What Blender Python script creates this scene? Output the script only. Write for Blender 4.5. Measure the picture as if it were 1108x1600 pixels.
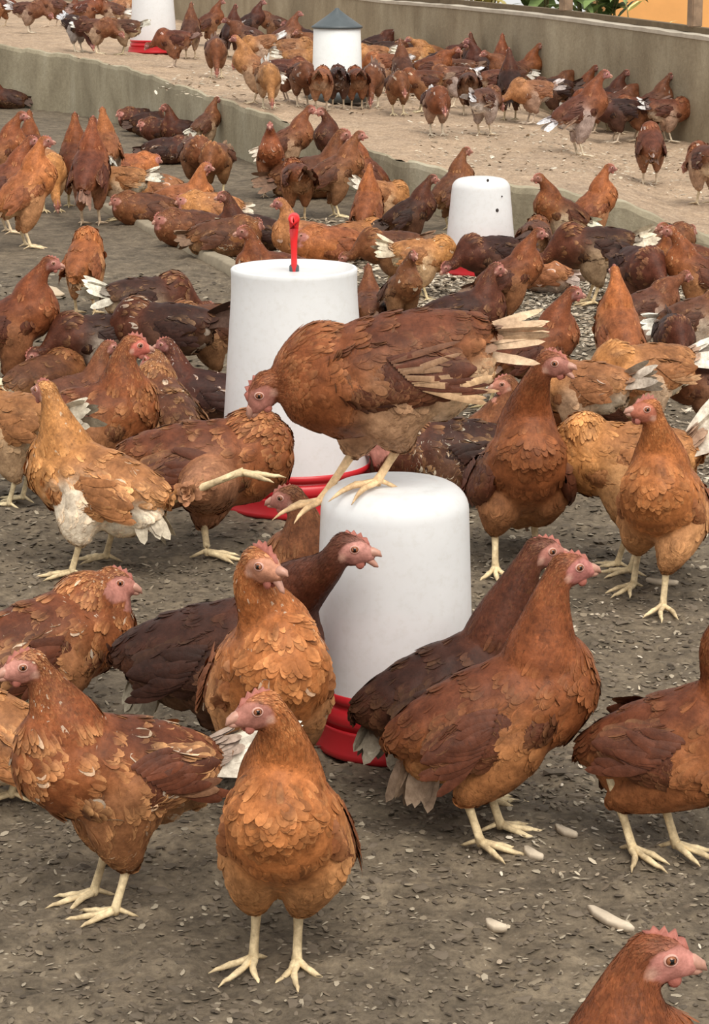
import bpy, math, random
import numpy as np
from mathutils import Vector, Matrix

for o in list(bpy.data.objects):
    bpy.data.objects.remove(o, do_unlink=True)
scene = bpy.context.scene
COL = scene.collection

# ------------------------------------------------------------------ camera, sky, exposure
CAM_H = 1.25                     # the phone is held at about chest height, zoomed in
FPX = 3600.0                     # focal length in pixels of the 1108x1600 frame
PITCH = math.atan(900.0 / FPX)   # looking down, horizon 100 px above the frame
cam_d = bpy.data.cameras.new('camera')
cam = bpy.data.objects.new('camera', cam_d)
COL.objects.link(cam)
cam_d.sensor_fit = 'VERTICAL'
cam_d.sensor_height = 32.0
cam_d.lens = 32.0 * FPX / 1600.0
cam_d.clip_start = 0.02
cam_d.clip_end = 200
cam.location = (0, 0, CAM_H)
cam.rotation_euler = (math.radians(90) - PITCH, 0, 0)
scene.camera = cam

world = bpy.data.worlds.new('daylight')
scene.world = world
world.use_nodes = True
wn = world.node_tree
wn.nodes.clear()
w_out = wn.nodes.new('ShaderNodeOutputWorld')
w_bg = wn.nodes.new('ShaderNodeBackground')
w_bg.inputs['Color'].default_value = (1.0, 0.985, 0.95, 1)
w_bg.inputs['Strength'].default_value = 0.80
wn.links.new(w_bg.outputs[0], w_out.inputs[0])

sun_d = bpy.data.lights.new('soft_daylight', 'SUN')
sun_d.energy = 2.9
sun_d.angle = math.radians(45)
sun_d.color = (1.0, 0.95, 0.86)
sun = bpy.data.objects.new('soft_daylight', sun_d)
COL.objects.link(sun)
sun.rotation_euler = (math.radians(34), math.radians(14), 0)

vs = scene.view_settings
vs.view_transform = 'Standard'
vs.look = 'None'
vs.gamma = 1.0
vs.use_curve_mapping = False
vs.exposure = 0.10

# ------------------------------------------------------------------ helpers
def on_plane(px, py, z=0.0):
    """where the view ray of a photo pixel meets the level z"""
    Y = (CAM_H - z) / math.tan(PITCH + math.atan((py - 800.0) / FPX))
    zc = Y * math.cos(PITCH) + (CAM_H - z) * math.sin(PITCH)
    return Vector(((px - 554.0) / FPX * zc, Y, z))

def at_dist(px, py, Y):
    """point of a photo pixel's ray at ground distance Y"""
    z = CAM_H - Y * math.tan(PITCH + math.atan((py - 800.0) / FPX))
    zc = Y * math.cos(PITCH) + (CAM_H - z) * math.sin(PITCH)
    return Vector(((px - 554.0) / FPX * zc, Y, z))

def lin(r, g, b):
    f = lambda c: (c / 255.0 / 12.92) if c / 255.0 <= 0.04045 else ((c / 255.0 + 0.055) / 1.055) ** 2.4
    return np.array([f(r), f(g), f(b)])

def new_obj(name, mesh, mat=None, parent=None, **props):
    o = bpy.data.objects.new(name, mesh)
    COL.objects.link(o)
    if mat is not None and len(mesh.materials) == 0:
        for m in (mat if isinstance(mat, (list, tuple)) else [mat]):
            mesh.materials.append(m)
    if parent is not None:
        o.parent = parent
    for k, v in props.items():
        o[k] = v
    return o

def thing(name, label, category, loc=(0, 0, 0), rz=0.0, group=None, scale=1.0):
    o = bpy.data.objects.new(name, None)
    o.empty_display_size = 0.05
    COL.objects.link(o)
    o.location = loc
    o.rotation_euler = (0, 0, rz)
    o.scale = (scale, scale, scale)
    o['label'] = label
    o['category'] = category
    if group:
        o['group'] = group
    return o

def mesh_from(name, verts, faces, smooth=True, colors=None, mat_index=None, normals=None):
    me = bpy.data.meshes.new(name)
    me.from_pydata([tuple(v) for v in verts], [], [tuple(f) for f in faces])
    if colors is not None:
        a = me.color_attributes.new('Col', 'FLOAT_COLOR', 'POINT')
        c4 = np.ones((len(verts), 4), dtype=np.float32)
        c4[:, :3] = colors
        a.data.foreach_set('color', c4.ravel())
    if smooth:
        me.polygons.foreach_set('use_smooth', [True] * len(me.polygons))
    if mat_index is not None:
        me.polygons.foreach_set('material_index', mat_index)
    me.update()
    if normals is not None:
        nv = np.empty(len(me.vertices) * 3)
        me.vertices.foreach_get('normal', nv)
        nv = nv.reshape(-1, 3)
        nm = np.array(normals, float)
        bare = np.abs(nm).sum(axis=1) < 1e-6
        nm[bare] = nv[bare]
        nm /= np.maximum(np.linalg.norm(nm, axis=1, keepdims=True), 1e-9)
        me.normals_split_custom_set_from_vertices(nm.tolist())
    return me

def lathe(profile, n=64, center=(0, 0, 0)):
    """closed surface of revolution from (r, z) pairs"""
    vs_, fs = [], []
    for (r, z) in profile:
        for k in range(n):
            a = 2 * math.pi * k / n
            vs_.append((center[0] + r * math.cos(a), center[1] + r * math.sin(a), center[2] + z))
    for i in range(len(profile) - 1):
        for k in range(n):
            k2 = (k + 1) % n
            fs.append((i * n + k, i * n + k2, (i + 1) * n + k2, (i + 1) * n + k))
    return vs_, fs

def tube(points, radii, n=8, cap=True, base=0, flat=1.0):
    """round tube along a list of points"""
    P = [Vector(p) for p in points]
    vs_, fs = [], []
    up = Vector((0.13, 0.2, 1)).normalized()
    for i, p in enumerate(P):
        t = (P[min(i + 1, len(P) - 1)] - P[max(i - 1, 0)]).normalized()
        if abs(t.dot(up)) > 0.92:
            u = t.cross(Vector((0, 1, 0))).normalized()
        else:
            u = t.cross(up).normalized()
        v = t.cross(u).normalized()
        for k in range(n):
            a = 2 * math.pi * k / n
            vs_.append(tuple(p + (u * math.cos(a) + v * math.sin(a) * flat) * radii[i]))
    for i in range(len(P) - 1):
        for k in range(n):
            k2 = (k + 1) % n
            fs.append((base + i * n + k, base + i * n + k2, base + (i + 1) * n + k2, base + (i + 1) * n + k))
    if cap:
        fs.append(tuple(base + k for k in range(n))[::-1])
        fs.append(tuple(base + (len(P) - 1) * n + k for k in range(n)))
    return vs_, fs

# ------------------------------------------------------------------ materials
def mat_new(name):
    m = bpy.data.materials.new(name)
    m.use_nodes = True
    nt = m.node_tree
    nt.nodes.clear()
    out = nt.nodes.new('ShaderNodeOutputMaterial')
    b = nt.nodes.new('ShaderNodeBsdfPrincipled')
    nt.links.new(b.outputs[0], out.inputs[0])
    return m, nt, b, out

def node(nt, t, **kw):
    n = nt.nodes.new(t)
    for k, v in kw.items():
        setattr(n, k, v)
    return n

def noise(nt, vec, scale, detail=4, rough=0.6, dist=0.0):
    n = nt.nodes.new('ShaderNodeTexNoise')
    n.inputs['Scale'].default_value = scale
    n.inputs['Detail'].default_value = detail
    n.inputs['Roughness'].default_value = rough
    n.inputs['Distortion'].default_value = dist
    nt.links.new(vec, n.inputs['Vector'])
    return n

def ramp(nt, fac, stops, interp='LINEAR'):
    r = nt.nodes.new('ShaderNodeValToRGB')
    r.color_ramp.interpolation = interp
    el = r.color_ramp.elements
    while len(el) < len(stops):
        el.new(0.5)
    for e, (p, c) in zip(el, stops):
        e.position = p
        e.color = (c[0], c[1], c[2], 1)
    nt.links.new(fac, r.inputs[0])
    return r

def mix(nt, fac, a, b, mode='MIX'):
    m = nt.nodes.new('ShaderNodeMix')
    m.data_type = 'RGBA'
    m.blend_type = mode
    for sock, val in ((m.inputs[0], fac), (m.inputs[6], a), (m.inputs[7], b)):
        if isinstance(val, (int, float)):
            sock.default_value = val
        elif hasattr(val, 'links') or hasattr(val, 'is_output'):
            nt.links.new(val, sock)
        else:
            sock.default_value = (val[0], val[1], val[2], 1)
    return m.outputs[2]

def bump(nt, h, b, strength=0.3, dist=0.01):
    n = nt.nodes.new('ShaderNodeBump')
    n.inputs['Strength'].default_value = strength
    n.inputs['Distance'].default_value = dist
    nt.links.new(h, n.inputs['Height'])
    nt.links.new(n.outputs[0], b.inputs['Normal'])

def simple_mat(name, rgb, rough=0.5, var=0.12, scale=30.0, bmp=0.1, spec=0.5):
    m, nt, b, out = mat_new(name)
    tc = node(nt, 'ShaderNodeTexCoord')
    n = noise(nt, tc.outputs['Object'], scale)
    c = np.array(rgb)
    r = ramp(nt, n.outputs[0], [(0.3, c * (1 - var)), (0.7, np.minimum(c * (1 + var), 1))])
    nt.links.new(r.outputs[0], b.inputs['Base Color'])
    b.inputs['Roughness'].default_value = rough
    b.inputs['Specular IOR Level'].default_value = spec
    if bmp:
        bump(nt, n.outputs[0], b, bmp, 0.004)
    return m

def plumage_mat(name, per_bird=False):
    m, nt, b, out = mat_new(name)
    at = node(nt, 'ShaderNodeAttribute', attribute_name='Col')
    tc = node(nt, 'ShaderNodeTexCoord')
    n1 = noise(nt, tc.outputs['Object'], 30, 4, 0.65)
    n2 = noise(nt, tc.outputs['Object'], 140, 3, 0.7)
    r1 = ramp(nt, n1.outputs[0], [(0.3, (0.60, 0.57, 0.56)), (0.5, (0.98, 0.97, 0.96)), (0.72, (1.42, 1.46, 1.5))])
    r2 = ramp(nt, n2.outputs[0], [(0.3, (0.78, 0.77, 0.76)), (0.7, (1.2, 1.22, 1.24))])
    c = mix(nt, 1.0, at.outputs['Color'], r1.outputs[0], 'MULTIPLY')
    c = mix(nt, 1.0, c, r2.outputs[0], 'MULTIPLY')
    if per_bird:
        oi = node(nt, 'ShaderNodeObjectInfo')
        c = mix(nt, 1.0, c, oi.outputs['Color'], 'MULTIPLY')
    nt.links.new(c, b.inputs['Base Color'])
    b.inputs['Roughness'].default_value = 0.55
    b.inputs['Specular IOR Level'].default_value = 0.22
    bump(nt, n2.outputs[0], b, 0.25, 0.003)
    return m

M_PLUME = plumage_mat('plumage', True)
M_SKIN = plumage_mat('skin_of_face')
M_COMB = simple_mat('comb_skin', lin(170, 102, 88), 0.6, 0.15, 120, 0.4)
M_BEAK = simple_mat('horn_beak', lin(188, 140, 122), 0.38, 0.15, 200, 0.1)
M_IRIS = simple_mat('iris', lin(150, 92, 60), 0.15, 0.1, 300, 0.0)
M_PUPIL = simple_mat('pupil', lin(12, 9, 8), 0.08, 0.1, 300, 0.0)
M_LID = simple_mat('eyelid', lin(205, 160, 146), 0.55, 0.1, 200, 0.2)

# ------------------------------------------------------------------ the hens
def ico(level):
    import bmesh
    bm = bmesh.new()
    bmesh.ops.create_icosphere(bm, subdivisions=level, radius=1.0)
    v = np.array([tuple(x.co) for x in bm.verts])
    bm.verts.index_update()
    f = np.array([[q.index for q in p.verts] for p in bm.faces])
    bm.free()
    return v, f
ICO_V, ICO_F = ico(3)
ICO2_V, ICO2_F = ico(2)

def union_mesh(beads, voxel, smooth_it, extra=None):
    """one closed skin around overlapping ellipsoids"""
    V, F, off = [], [], 0
    for (c, R, rad) in beads:
        v = (ICO2_V * rad) @ R.T + c
        V.append(v)
        F.append(ICO2_F + off)
        off += len(v)
    V = np.vstack(V)
    F = np.vstack(F)
    me = bpy.data.meshes.new('tmp')
    me.from_pydata(V.tolist(), [], F.tolist())
    ob = bpy.data.objects.new('tmp', me)
    COL.objects.link(ob)
    r = ob.modifiers.new('r', 'REMESH')
    r.mode = 'VOXEL'
    r.voxel_size = voxel
    s = ob.modifiers.new('s', 'SMOOTH')
    s.factor = 0.5
    s.iterations = smooth_it
    dg = bpy.context.evaluated_depsgraph_get()
    me2 = bpy.data.meshes.new_from_object(ob.evaluated_get(dg))
    bpy.data.objects.remove(ob, do_unlink=True)
    bpy.data.meshes.remove(me)
    n = len(me2.vertices)
    co = np.empty(n * 3)
    me2.vertices.foreach_get('co', co)
    co = co.reshape(-1, 3)
    faces = [tuple(p.vertices) for p in me2.polygons]
    nr = np.empty(n * 3)
    me2.vertices.foreach_get('normal', nr)
    nr = nr.reshape(-1, 3)
    bpy.data.meshes.remove(me2)
    return co, nr, faces

def rotm(d, up=(0, 0, 1)):
    """matrix whose first column is d"""
    d = np.array(d, float)
    d /= np.linalg.norm(d)
    y = np.cross(np.array(up, float), d)
    if np.linalg.norm(y) < 1e-4:
        y = np.array([0, 1.0, 0])
    y /= np.linalg.norm(y)
    z = np.cross(d, y)
    return np.stack([d, y, z], axis=1)

def bez(p0, p1, p2, p3, t):
    return ((1 - t) ** 3) * p0 + 3 * ((1 - t) ** 2) * t * p1 + 3 * (1 - t) * t * t * p2 + t ** 3 * p3

def feathers(P, N, D, L, W, C, tipC, rng, lift=0.25, curl=0.9, R=0.09):
    """many small curved vanes lying on a surface, root at P, pointing along D"""
    n = len(P)
    D = D - N * np.sum(D * N, axis=1, keepdims=True)
    D /= np.maximum(np.linalg.norm(D, axis=1, keepdims=True), 1e-6)
    S = np.cross(N, D)
    tilt = rng.normal(0, 0.16, (n, 1))
    D = D + S * tilt
    D /= np.linalg.norm(D, axis=1, keepdims=True)
    S = np.cross(N, D)
    ts = [0.0, 0.38, 0.72, 0.92, 1.0]
    ws = [0.45, 1.0, 0.92, 0.55, 0.0]
    lf = lift * rng.uniform(0.3, 1.4, (n, 1))
    verts, cols, nrms = [], [], []
    for t, w in zip(ts, ws):
        nt_ = N * 1.0 + D * (0.25 * t)
        tL = (t * L)[:, None]
        base = P + D * tL + N * (0.0006 + lf * 0.12 * tL - curl * tL ** 2 / (2 * R))
        col = C * (1 - t ** 1.3) + tipC * (t ** 1.3)
        if w == 0:
            verts.append(base)
            nrms.append(nt_)
            cols.append(col)
        else:
            off = S * (W * w)[:, None] * 0.5
            dz = N * (W * w)[:, None] * 0.10
            verts += [base - off - dz, base + off - dz]
            nrms += [nt_ - S * 0.22, nt_ + S * 0.22]
            cols += [col * 0.93, col * 0.93]
    V = np.stack(verts, axis=1)          # n,9,3
    Cc = np.stack(cols, axis=1)
    idx = np.arange(n)[:, None] * 9
    q1 = idx + np.array([[0, 2, 3, 1]])
    q2 = idx + np.array([[2, 4, 5, 3]])
    q3 = idx + np.array([[4, 6, 7, 5]])
    t1 = idx + np.array([[6, 8, 7]])
    faces = q1.tolist() + q2.tolist() + q3.tolist() + t1.tolist()
    feathers.last = np.stack(nrms, axis=1).reshape(-1, 3)
    return V.reshape(-1, 3), faces, Cc.reshape(-1, 3)

PAL = {
 # neck, back, breast, belly, wing, tail
 'orange': [lin(190, 108, 46), lin(162, 92, 46), lin(198, 120, 56), lin(220, 176, 126), lin(158, 90, 48), lin(196, 156, 112)],
 'gold':   [lin(200, 132, 64), lin(172, 110, 58), lin(202, 136, 70), lin(228, 208, 174), lin(172, 110, 60), lin(228, 212, 184)],
 'rust':   [lin(156, 82, 36), lin(120, 62, 34), lin(168, 96, 46), lin(188, 138, 92), lin(112, 59, 35), lin(178, 138, 108)],
 'brown':  [lin(142, 82, 44), lin(112, 65, 41), lin(150, 92, 50), lin(182, 138, 98), lin(110, 64, 41), lin(154, 118, 92)],
 'dark':   [lin(106, 54, 31), lin(68, 36, 25), lin(94, 51, 32), lin(126, 90, 64), lin(68, 38, 27), lin(98, 70, 54)],
}
for _k in PAL:
    # weathered, slightly dull plumage
    PAL[_k] = [(c * 0.90 + c.mean() * 0.10) * {'orange': .80, 'gold': .84, 'rust': .70, 'brown': .76, 'dark': .74}[_k] for c in PAL[_k]]
PATCH = lin(220, 182, 140)
WHITE = lin(238, 226, 204)
FACE = lin(184, 124, 110)

def leg_geo(foot, hock, toe_dir, rng, spread=0.5, curl=0.0, r=0.0058):
    """scaly shank, three toes forward and one back"""
    V, F = [], []
    def add(pts, rad, n=7, flat=1.0):
        v, f = tube(pts, rad, n, True, len(V), flat)
        V.extend(v)
        F.extend(f)
    foot = Vector(foot)
    hock = Vector(hock)
    d = Vector((math.cos(toe_dir), math.sin(toe_dir), 0))
    ank = foot + Vector((0, 0, 0.013))
    up = hock + (hock - ank).normalized() * 0.03
    add([up, hock, hock.lerp(ank, 0.12), hock.lerp(ank, 0.5), hock.lerp(ank, 0.85), ank, foot + Vector((0, 0, 0.006))],
        [r * 1.25, r * 1.3, r * 1.12, r * 0.92, r * 0.98, r * 1.2, r * 0.8], 9)
    lens = [0.047, 0.058, 0.045]
    for a, L in zip((-spread, rng.uniform(-0.07, 0.07), spread), lens):
        a += rng.uniform(-0.09, 0.09)
        dd = Vector((math.cos(toe_dir + a), math.sin(toe_dir + a), 0))
        s = Vector((-dd.y, dd.x, 0)) * rng.uniform(-0.004, 0.004)
        z = lambda h: Vector((0, 0, h))
        add([ank, foot + dd * L * 0.16 + z(0.0105), foot + dd * L * 0.42 + s + z(0.0085), foot + dd * L * 0.6 + s + z(0.0075),
             foot + dd * L * 0.86 + s * 0.5 + z(0.0045 - curl * 0.004), foot + dd * L * 0.98 + z(0.0042 - curl * 0.01), foot + dd * L * 1.18 + z(0.0008 - curl * 0.018)],
            [r * 0.85, r * 0.86, r * 0.68, r * 0.74, r * 0.54, r * 0.42, r * 0.08], 7)
    dd = -d
    z = lambda h: Vector((0, 0, h))
    add([ank + z(0.002), foot + dd * 0.012 + z(0.009), foot + dd * 0.022 + z(0.004), foot + dd * 0.03 + z(0.001)],
        [r * 0.7, r * 0.55, r * 0.45, r * 0.08], 6)
    return V, F

def build_hen(key, pose, pal='rust', detail=2, edge=0.12, white=0.0, tailcol=None, wingpatch=0.0, seed=1, mott=0.13, comb=.72,
              legcol=(218, 196, 156), bellycol=None, facecol=None):
    """returns {part name: mesh}; hen looks along +X, feet at z = 0"""
    rng = np.random.default_rng(seed)
    NECK, BACK, BREAST, BELLY, WING, TAIL = [c.copy() for c in PAL[pal]]
    if bellycol is not None: BELLY = lin(*bellycol)
    if tailcol is not None: TAIL = lin(*tailcol)
    fc = (lin(*facecol) if facecol else FACE) * 0.88
    p = dict(h=0.222, pitch=24, head=(0.115, 0, 0.375), look=(0, -6), feet=((0.0, 0.034), (0.01, -0.034)), toes=(0, 0),
             tail=(8, 0.075), open=0.0, spread=0.5, droop=6, toecurl=0.0, fat=1.0, hock=0.074, tspread=1.0, body_x=0.0, neck_r=1.0, lat=0.0, fluff=1.0,
             wingout=0.0, flight=.062, neckout=0.35, neckup=.35, belly=(.012, .035, .4))
    p.update(pose)
    ph = math.radians(p['pitch'])
    a = np.array([math.cos(ph), 0, math.sin(ph)])
    nn = np.array([-math.sin(ph), 0, math.cos(ph)])
    yv = np.array([0, 1.0, 0])
    c0 = np.array([p['body_x'], p['lat'], p['h']])
    beads = []       # centre, R, radii
    info = []        # centre, radius, flow dir, region
    RB = np.stack([a, yv, nn], axis=1)
    fat = p['fat']
    torso = [(-.128, .016, .018), (-.108, .012, .034), (-.082, .004, .050), (-.05, -.002, .063), (-.015, -.006, .071),
             (.02, -.008, .073), (.052, -.008, .069), (.080, -.004, .058), (.092, .020, .046)]
    for s, n_, r in torso:
        c = c0 + a * s + nn * n_
        r = r * fat
        beads.append((c, RB, np.array([r * 1.05, r * 0.98, r * 1.0])))
        info.append((c, r, -a - nn * 0.15, 0))
    # fluffy vent under the tail
    for s, n_, r in [(-.095, -.02, .036), (-.06, -.035, .042)]:
        c = c0 + a * s + nn * n_
        beads.append((c, RB, np.array([r, r, r]) * p['fluff']))
        info.append((c, r, -a * 0.6 - nn * 0.9, 3))
    # neck
    h = np.array(p['head'], float)
    ly, lp = math.radians(p['look'][0]), math.radians(p['look'][1])
    hd = np.array([math.cos(ly) * math.cos(lp), math.sin(ly) * math.cos(lp), math.sin(lp)])
    RH = rotm(hd)
    hup = RH[:, 2]
    nb = c0 + a * .070 + nn * .026
    nend = h - hd * 0.014 - hup * 0.008
    ln = np.linalg.norm(nend - nb)
    k1 = nb + (a * p['neckout'] + nn * 0.55 + np.array([0, 0, p['neckup']])) * ln * 0.36
    k2 = nend - (hd * 0.35 + hup * 0.8) * ln * 0.30
    NB = 14
    prev = nb
    for i in range(NB + 1):
        t = i / NB
        c = bez(nb, k1, k2, nend, t)
        d = bez(nb, k1, k2, nend, min(t + .02, 1)) - bez(nb, k1, k2, nend, max(t - .02, 0))
        d /= np.linalg.norm(d)
        r = (0.040 * (1 - t) ** 1.5 + 0.0195 + 0.006 * (1 - t)) * p['neck_r']
        if t < 0.15: r = min(r, 0.06)
        r *= 0.88
        beads.append((c, rotm(d), np.array([r, r * 0.97, r])))
        info.append((c, r, -d, 1))
    # head
    head_beads = [(-.004, .002, .0195, 2), (.006, .001, .0185, 2), (.017, -.003, .0145, 5), (.026, -.0055, .0100, 5), (.008, -.010, .0125, 5)]
    for s, u, r, reg in head_beads:
        c = h + hd * s + hup * u
        beads.append((c, RH, np.array([r * 1.1, r * 0.86, r])))
        info.append((c, r, -hd - hup * 0.4, reg))
    # thighs
    legs = []
    feet = p['feet']
    hocks = []
    if feet is not None:
        for i, (fx, fy) in enumerate([f[:2] for f in feet]):
            fz = feet[i][2] if len(feet[i]) > 2 else 0.0
            side = 1 if i == 0 else -1
            foot = np.array([fx, fy, fz])
            hip = c0 - a * .005 - nn * .030 + yv * side * .032
            hk = p['hocks'][i] if 'hocks' in p else (fx - 0.020, fy * 0.96 + p['lat'] * 0.04, fz + p['hock'])
            hk = np.array(hk, float)
            knee = hip * 0.45 + hk * 0.55 + np.array([0.020, side * 0.006, 0.004])
            NT = 9
            for j in range(NT + 1):
                t = j / NT
                c = (1 - t) ** 2 * hip + 2 * t * (1 - t) * knee + t * t * hk
                r = 0.040 * (1 - t) ** 0.75 + 0.0145
                beads.append((c, np.eye(3), np.array([r * 1.08, r * 0.85, r])))
                info.append((c, r, (hk - hip) / np.linalg.norm(hk - hip) - np.array([0.25, 0, 0]), 4))
            td = math.radians(p['toes'][i])
            v, f = leg_geo(foot, hk, td, random.Random(seed * 7 + i), p['spread'], p['toecurl'])
            legs.append((v, f))
            hocks.append(hk)
    voxel = {2: 0.0042, 1: 0.006, 0: 0.008}[detail]
    co, nr, faces = union_mesh(beads, voxel, {2: 9, 1: 5, 0: 3}[detail])
    # restore the volume the smoothing took
    co = co + nr * 0.0012
    IC = np.array([i[0] for i in info])
    IR = np.array([i[1] for i in info])
    ID = np.array([i[2] / np.linalg.norm(i[2]) for i in info])
    IG = np.array([i[3] for i in info])
    def classify(P, N):
        d = np.linalg.norm(P[:, None, :] - IC[None], axis=2) - IR[None]
        w = np.exp(-(d - d.min(axis=1, keepdims=True)) / 0.007)
        w /= w.sum(axis=1, keepdims=True)
        flow = w @ ID
        rel = P - c0
        up = rel @ nn
        s = rel @ a
        # torso colour by height on the body
        k = np.clip((up + 0.004) / 0.045, 0, 1)[:, None]
        tcol = BREAST * (1 - k) + BACK * k
        kb = (np.clip((-up - p['belly'][0]) / 0.03, 0, 1) * np.clip((p['belly'][1] - s) / 0.06, 0, 1))[:, None]
        tcol = tcol * (1 - kb) + BELLY * kb
        kf = np.clip((s - 0.02) / 0.06, 0, 1)[:, None]
        tcol = tcol * (1 - kf) + (BREAST * 0.65 + NECK * 0.35) * kf
        thigh = BREAST * (1 - p['belly'][2]) + BELLY * p['belly'][2]
        cols = {0: tcol, 1: np.broadcast_to(NECK, tcol.shape), 2: np.broadcast_to(NECK * 0.85, tcol.shape),
                3: np.broadcast_to(BELLY, tcol.shape), 4: np.broadcast_to(thigh, tcol.shape), 5: np.broadcast_to(fc, tcol.shape)}
        out = np.zeros_like(P)
        for g, cg in cols.items():
            out += cg * w[:, IG == g].sum(axis=1, keepdims=True)
        # bare face
        rh = (P - h)
        hx, hz, hy = rh @ hd, rh @ hup, rh @ RH[:, 1]
        el = ((hx - 0.016) / 0.0235) ** 2 + ((hz + 0.003) / 0.0165) ** 2
        face = np.clip((1.12 - el) / 0.25, 0, 1) * (np.abs(hy) > 0.003) + (hx > 0.024) * 1.0
        face = np.clip(face, 0, 1) * (np.linalg.norm(rh, axis=1) < 0.05)
        out = out * (1 - face[:, None]) + fc * face[:, None]
        ear = np.clip(1.2 - (((hx + 0.004) / 0.006) ** 2 + ((hz + 0.009) / 0.006) ** 2), 0, 1) * (np.abs(hy) > 0.006) * (np.linalg.norm(rh, axis=1) < 0.04)
        out = out * (1 - ear[:, None] * 0.7) + lin(214, 170, 150) * ear[:, None] * 0.7
        return out, flow, np.maximum(face, ear), w[:, IG == 1].sum(axis=1) + w[:, IG == 2].sum(axis=1), w[:, IG == 4].sum(axis=1) + w[:, IG == 3].sum(axis=1)
    bcol, _, bface, _, _ = classify(co, nr)
    Vall, Fall, Call, Nall = [co], list(faces), [bcol], [nr]
    off = len(co)
    nf_skin = len(faces)
    # feathers over the body
    nfe = {2: 6500, 1: 1500, 0: 480}[detail]
    tri = []
    for f in faces:
        tri.append((f[0], f[1], f[2]))
        if len(f) == 4:
            tri.append((f[0], f[2], f[3]))
    tri = np.array(tri)
    A = np.linalg.norm(np.cross(co[tri[:, 1]] - co[tri[:, 0]], co[tri[:, 2]] - co[tri[:, 0]]), axis=1)
    cen = (co[tri[:, 0]] + co[tri[:, 1]] + co[tri[:, 2]]) / 3
    nearh = np.linalg.norm(cen - h, axis=1) < 0.05
    dn = np.min(np.linalg.norm(cen[:, None, :] - IC[None, IG == 1], axis=2), axis=1)
    A = A * (1 + 2.2 * nearh + 1.2 * (dn < 0.04))
    pick = rng.choice(len(tri), nfe, p=A / A.sum())
    u, v = rng.random(nfe), rng.random(nfe)
    fl = u + v > 1
    u[fl], v[fl] = 1 - u[fl], 1 - v[fl]
    t3 = tri[pick]
    P = co[t3[:, 0]] * (1 - u - v)[:, None] + co[t3[:, 1]] * u[:, None] + co[t3[:, 2]] * v[:, None]
    N = nr[t3[:, 0]] + nr[t3[:, 1]] + nr[t3[:, 2]]
    N /= np.linalg.norm(N, axis=1, keepdims=True)
    C, flow, face, neckw, lowr = classify(P, N)
    keep = face < 0.2
    P, N, C, flow, neckw, lowr = P[keep], N[keep], C[keep], flow[keep], neckw[keep], lowr[keep]
    n = len(P)
    rh = np.linalg.norm(P - h, axis=1)
    ksz = np.clip((rh - 0.012) / 0.07, 0.22, 1)
    big = {2: 1.0, 1: 1.35, 0: 1.8}[detail]
    low = np.clip((P[:, 2] - 0.075) / 0.06, 0.35, 1) if feet is not None else 1.0
    L = low * (0.025 * (1 - neckw) + 0.027 * neckw) * ksz * rng.uniform(0.8, 1.25, n) * big ** 0.5
    W = (0.0145 * (1 - neckw) + 0.0062 * neckw) * np.clip(ksz * 1.2, 0.3, 1) * rng.uniform(0.8, 1.2, n) * big
    vr = 1 + rng.normal(0, mott, (n, 1))
    C2 = C * np.clip(vr, 0.55, 1.6)
    if white > 0:
        wm = (rng.random(n) < white)[:, None]
        C2 = np.where(wm, C2 * 0.55 + WHITE * 0.4, C2)
    eg = (edge * rng.uniform(0.2, 1.6, n) * (1 + 1.1 * neckw))[:, None].clip(0, .8)
    tip = C2 * (1 - eg) + (C2 * 1.2 + lin(226, 176, 120) * 0.55) * eg
    fv, ff, fcx = feathers(P, N, flow, L, W, C2, tip, rng, 0.16, 0.98, 0.080)
    Vall.append(fv)
    Call.append(fcx)
    Nall.append(feathers.last)
    Fall += [tuple(q + off for q in f) for f in ff]
    off += len(fv)
    # legs belong to the same body
    lc = lin(*legcol)
    for (v, f) in legs:
        v = np.array(v)
        Vall.append(v)
        Nall.append(np.zeros(v.shape))
        Call.append(np.broadcast_to(lc, v.shape) * (1 + rng.normal(0, 0.07, (len(v), 1))))
        Fall += [tuple(q + off for q in ff_) for ff_ in f]
        off += len(v)
    body = mesh_from('body_' + key, np.vstack(Vall), Fall, True, np.vstack(Call), None, np.vstack(Nall))
    out = {'body': body}
    # ---- wings
    for side in (1, -1):
        wa = ph - math.radians(p['droop'])
        wd = np.array([math.cos(wa), -side * 0.10, math.sin(wa)])
        wd /= np.linalg.norm(wd)
        wn_ = np.array([-math.sin(wa) * 0.6, side * 1.0, 0.30])
        wn_ -= wd * wn_.dot(wd)
        wn_ /= np.linalg.norm(wn_)
        wu = np.cross(wd, wn_) * (-side)
        wu = wu if wu[2] > 0 else -wu
        wc = c0 - a * .018 + nn * 0.004 + yv * side * (.0545 * fat + p['wingout'])
        Lw, Hw, Tw = .098, .052, .018
        nu, nv = 22, 14
        # teardrop shell
        def surf(uu, vv):
            # uu 0 shoulder .. 1 tip, vv angle
            x = Lw * (1 - 2 * uu)
            prof = np.sin(np.pi * np.clip(uu, 0, 1) ** 0.75) ** 0.62
            prof = prof * (1 - 0.35 * uu)
            up_ = Hw * prof * np.sin(vv) - 0.012 * uu
            out_ = Tw * prof * np.cos(vv)
            return wc + x[..., None] * wd + up_[..., None] * wu + out_[..., None] * wn_
        U, Vv = np.meshgrid(np.linspace(0.004, 0.996, nu), np.linspace(0, 2 * np.pi, nv, endpoint=False), indexing='ij')
        G = surf(U, Vv).reshape(-1, 3)
        fs = []
        for i in range(nu - 1):
            for j in range(nv):
                j2 = (j + 1) % nv
                q = (i * nv + j, i * nv + j2, (i + 1) * nv + j2, (i + 1) * nv + j)
                fs.append(q if side > 0 else q[::-1])
        WV, WF, WC = [G], fs, [np.broadcast_to(WING * 0.9, G.shape)]
        WN = [np.zeros(G.shape)]
        o2 = len(G)
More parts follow.
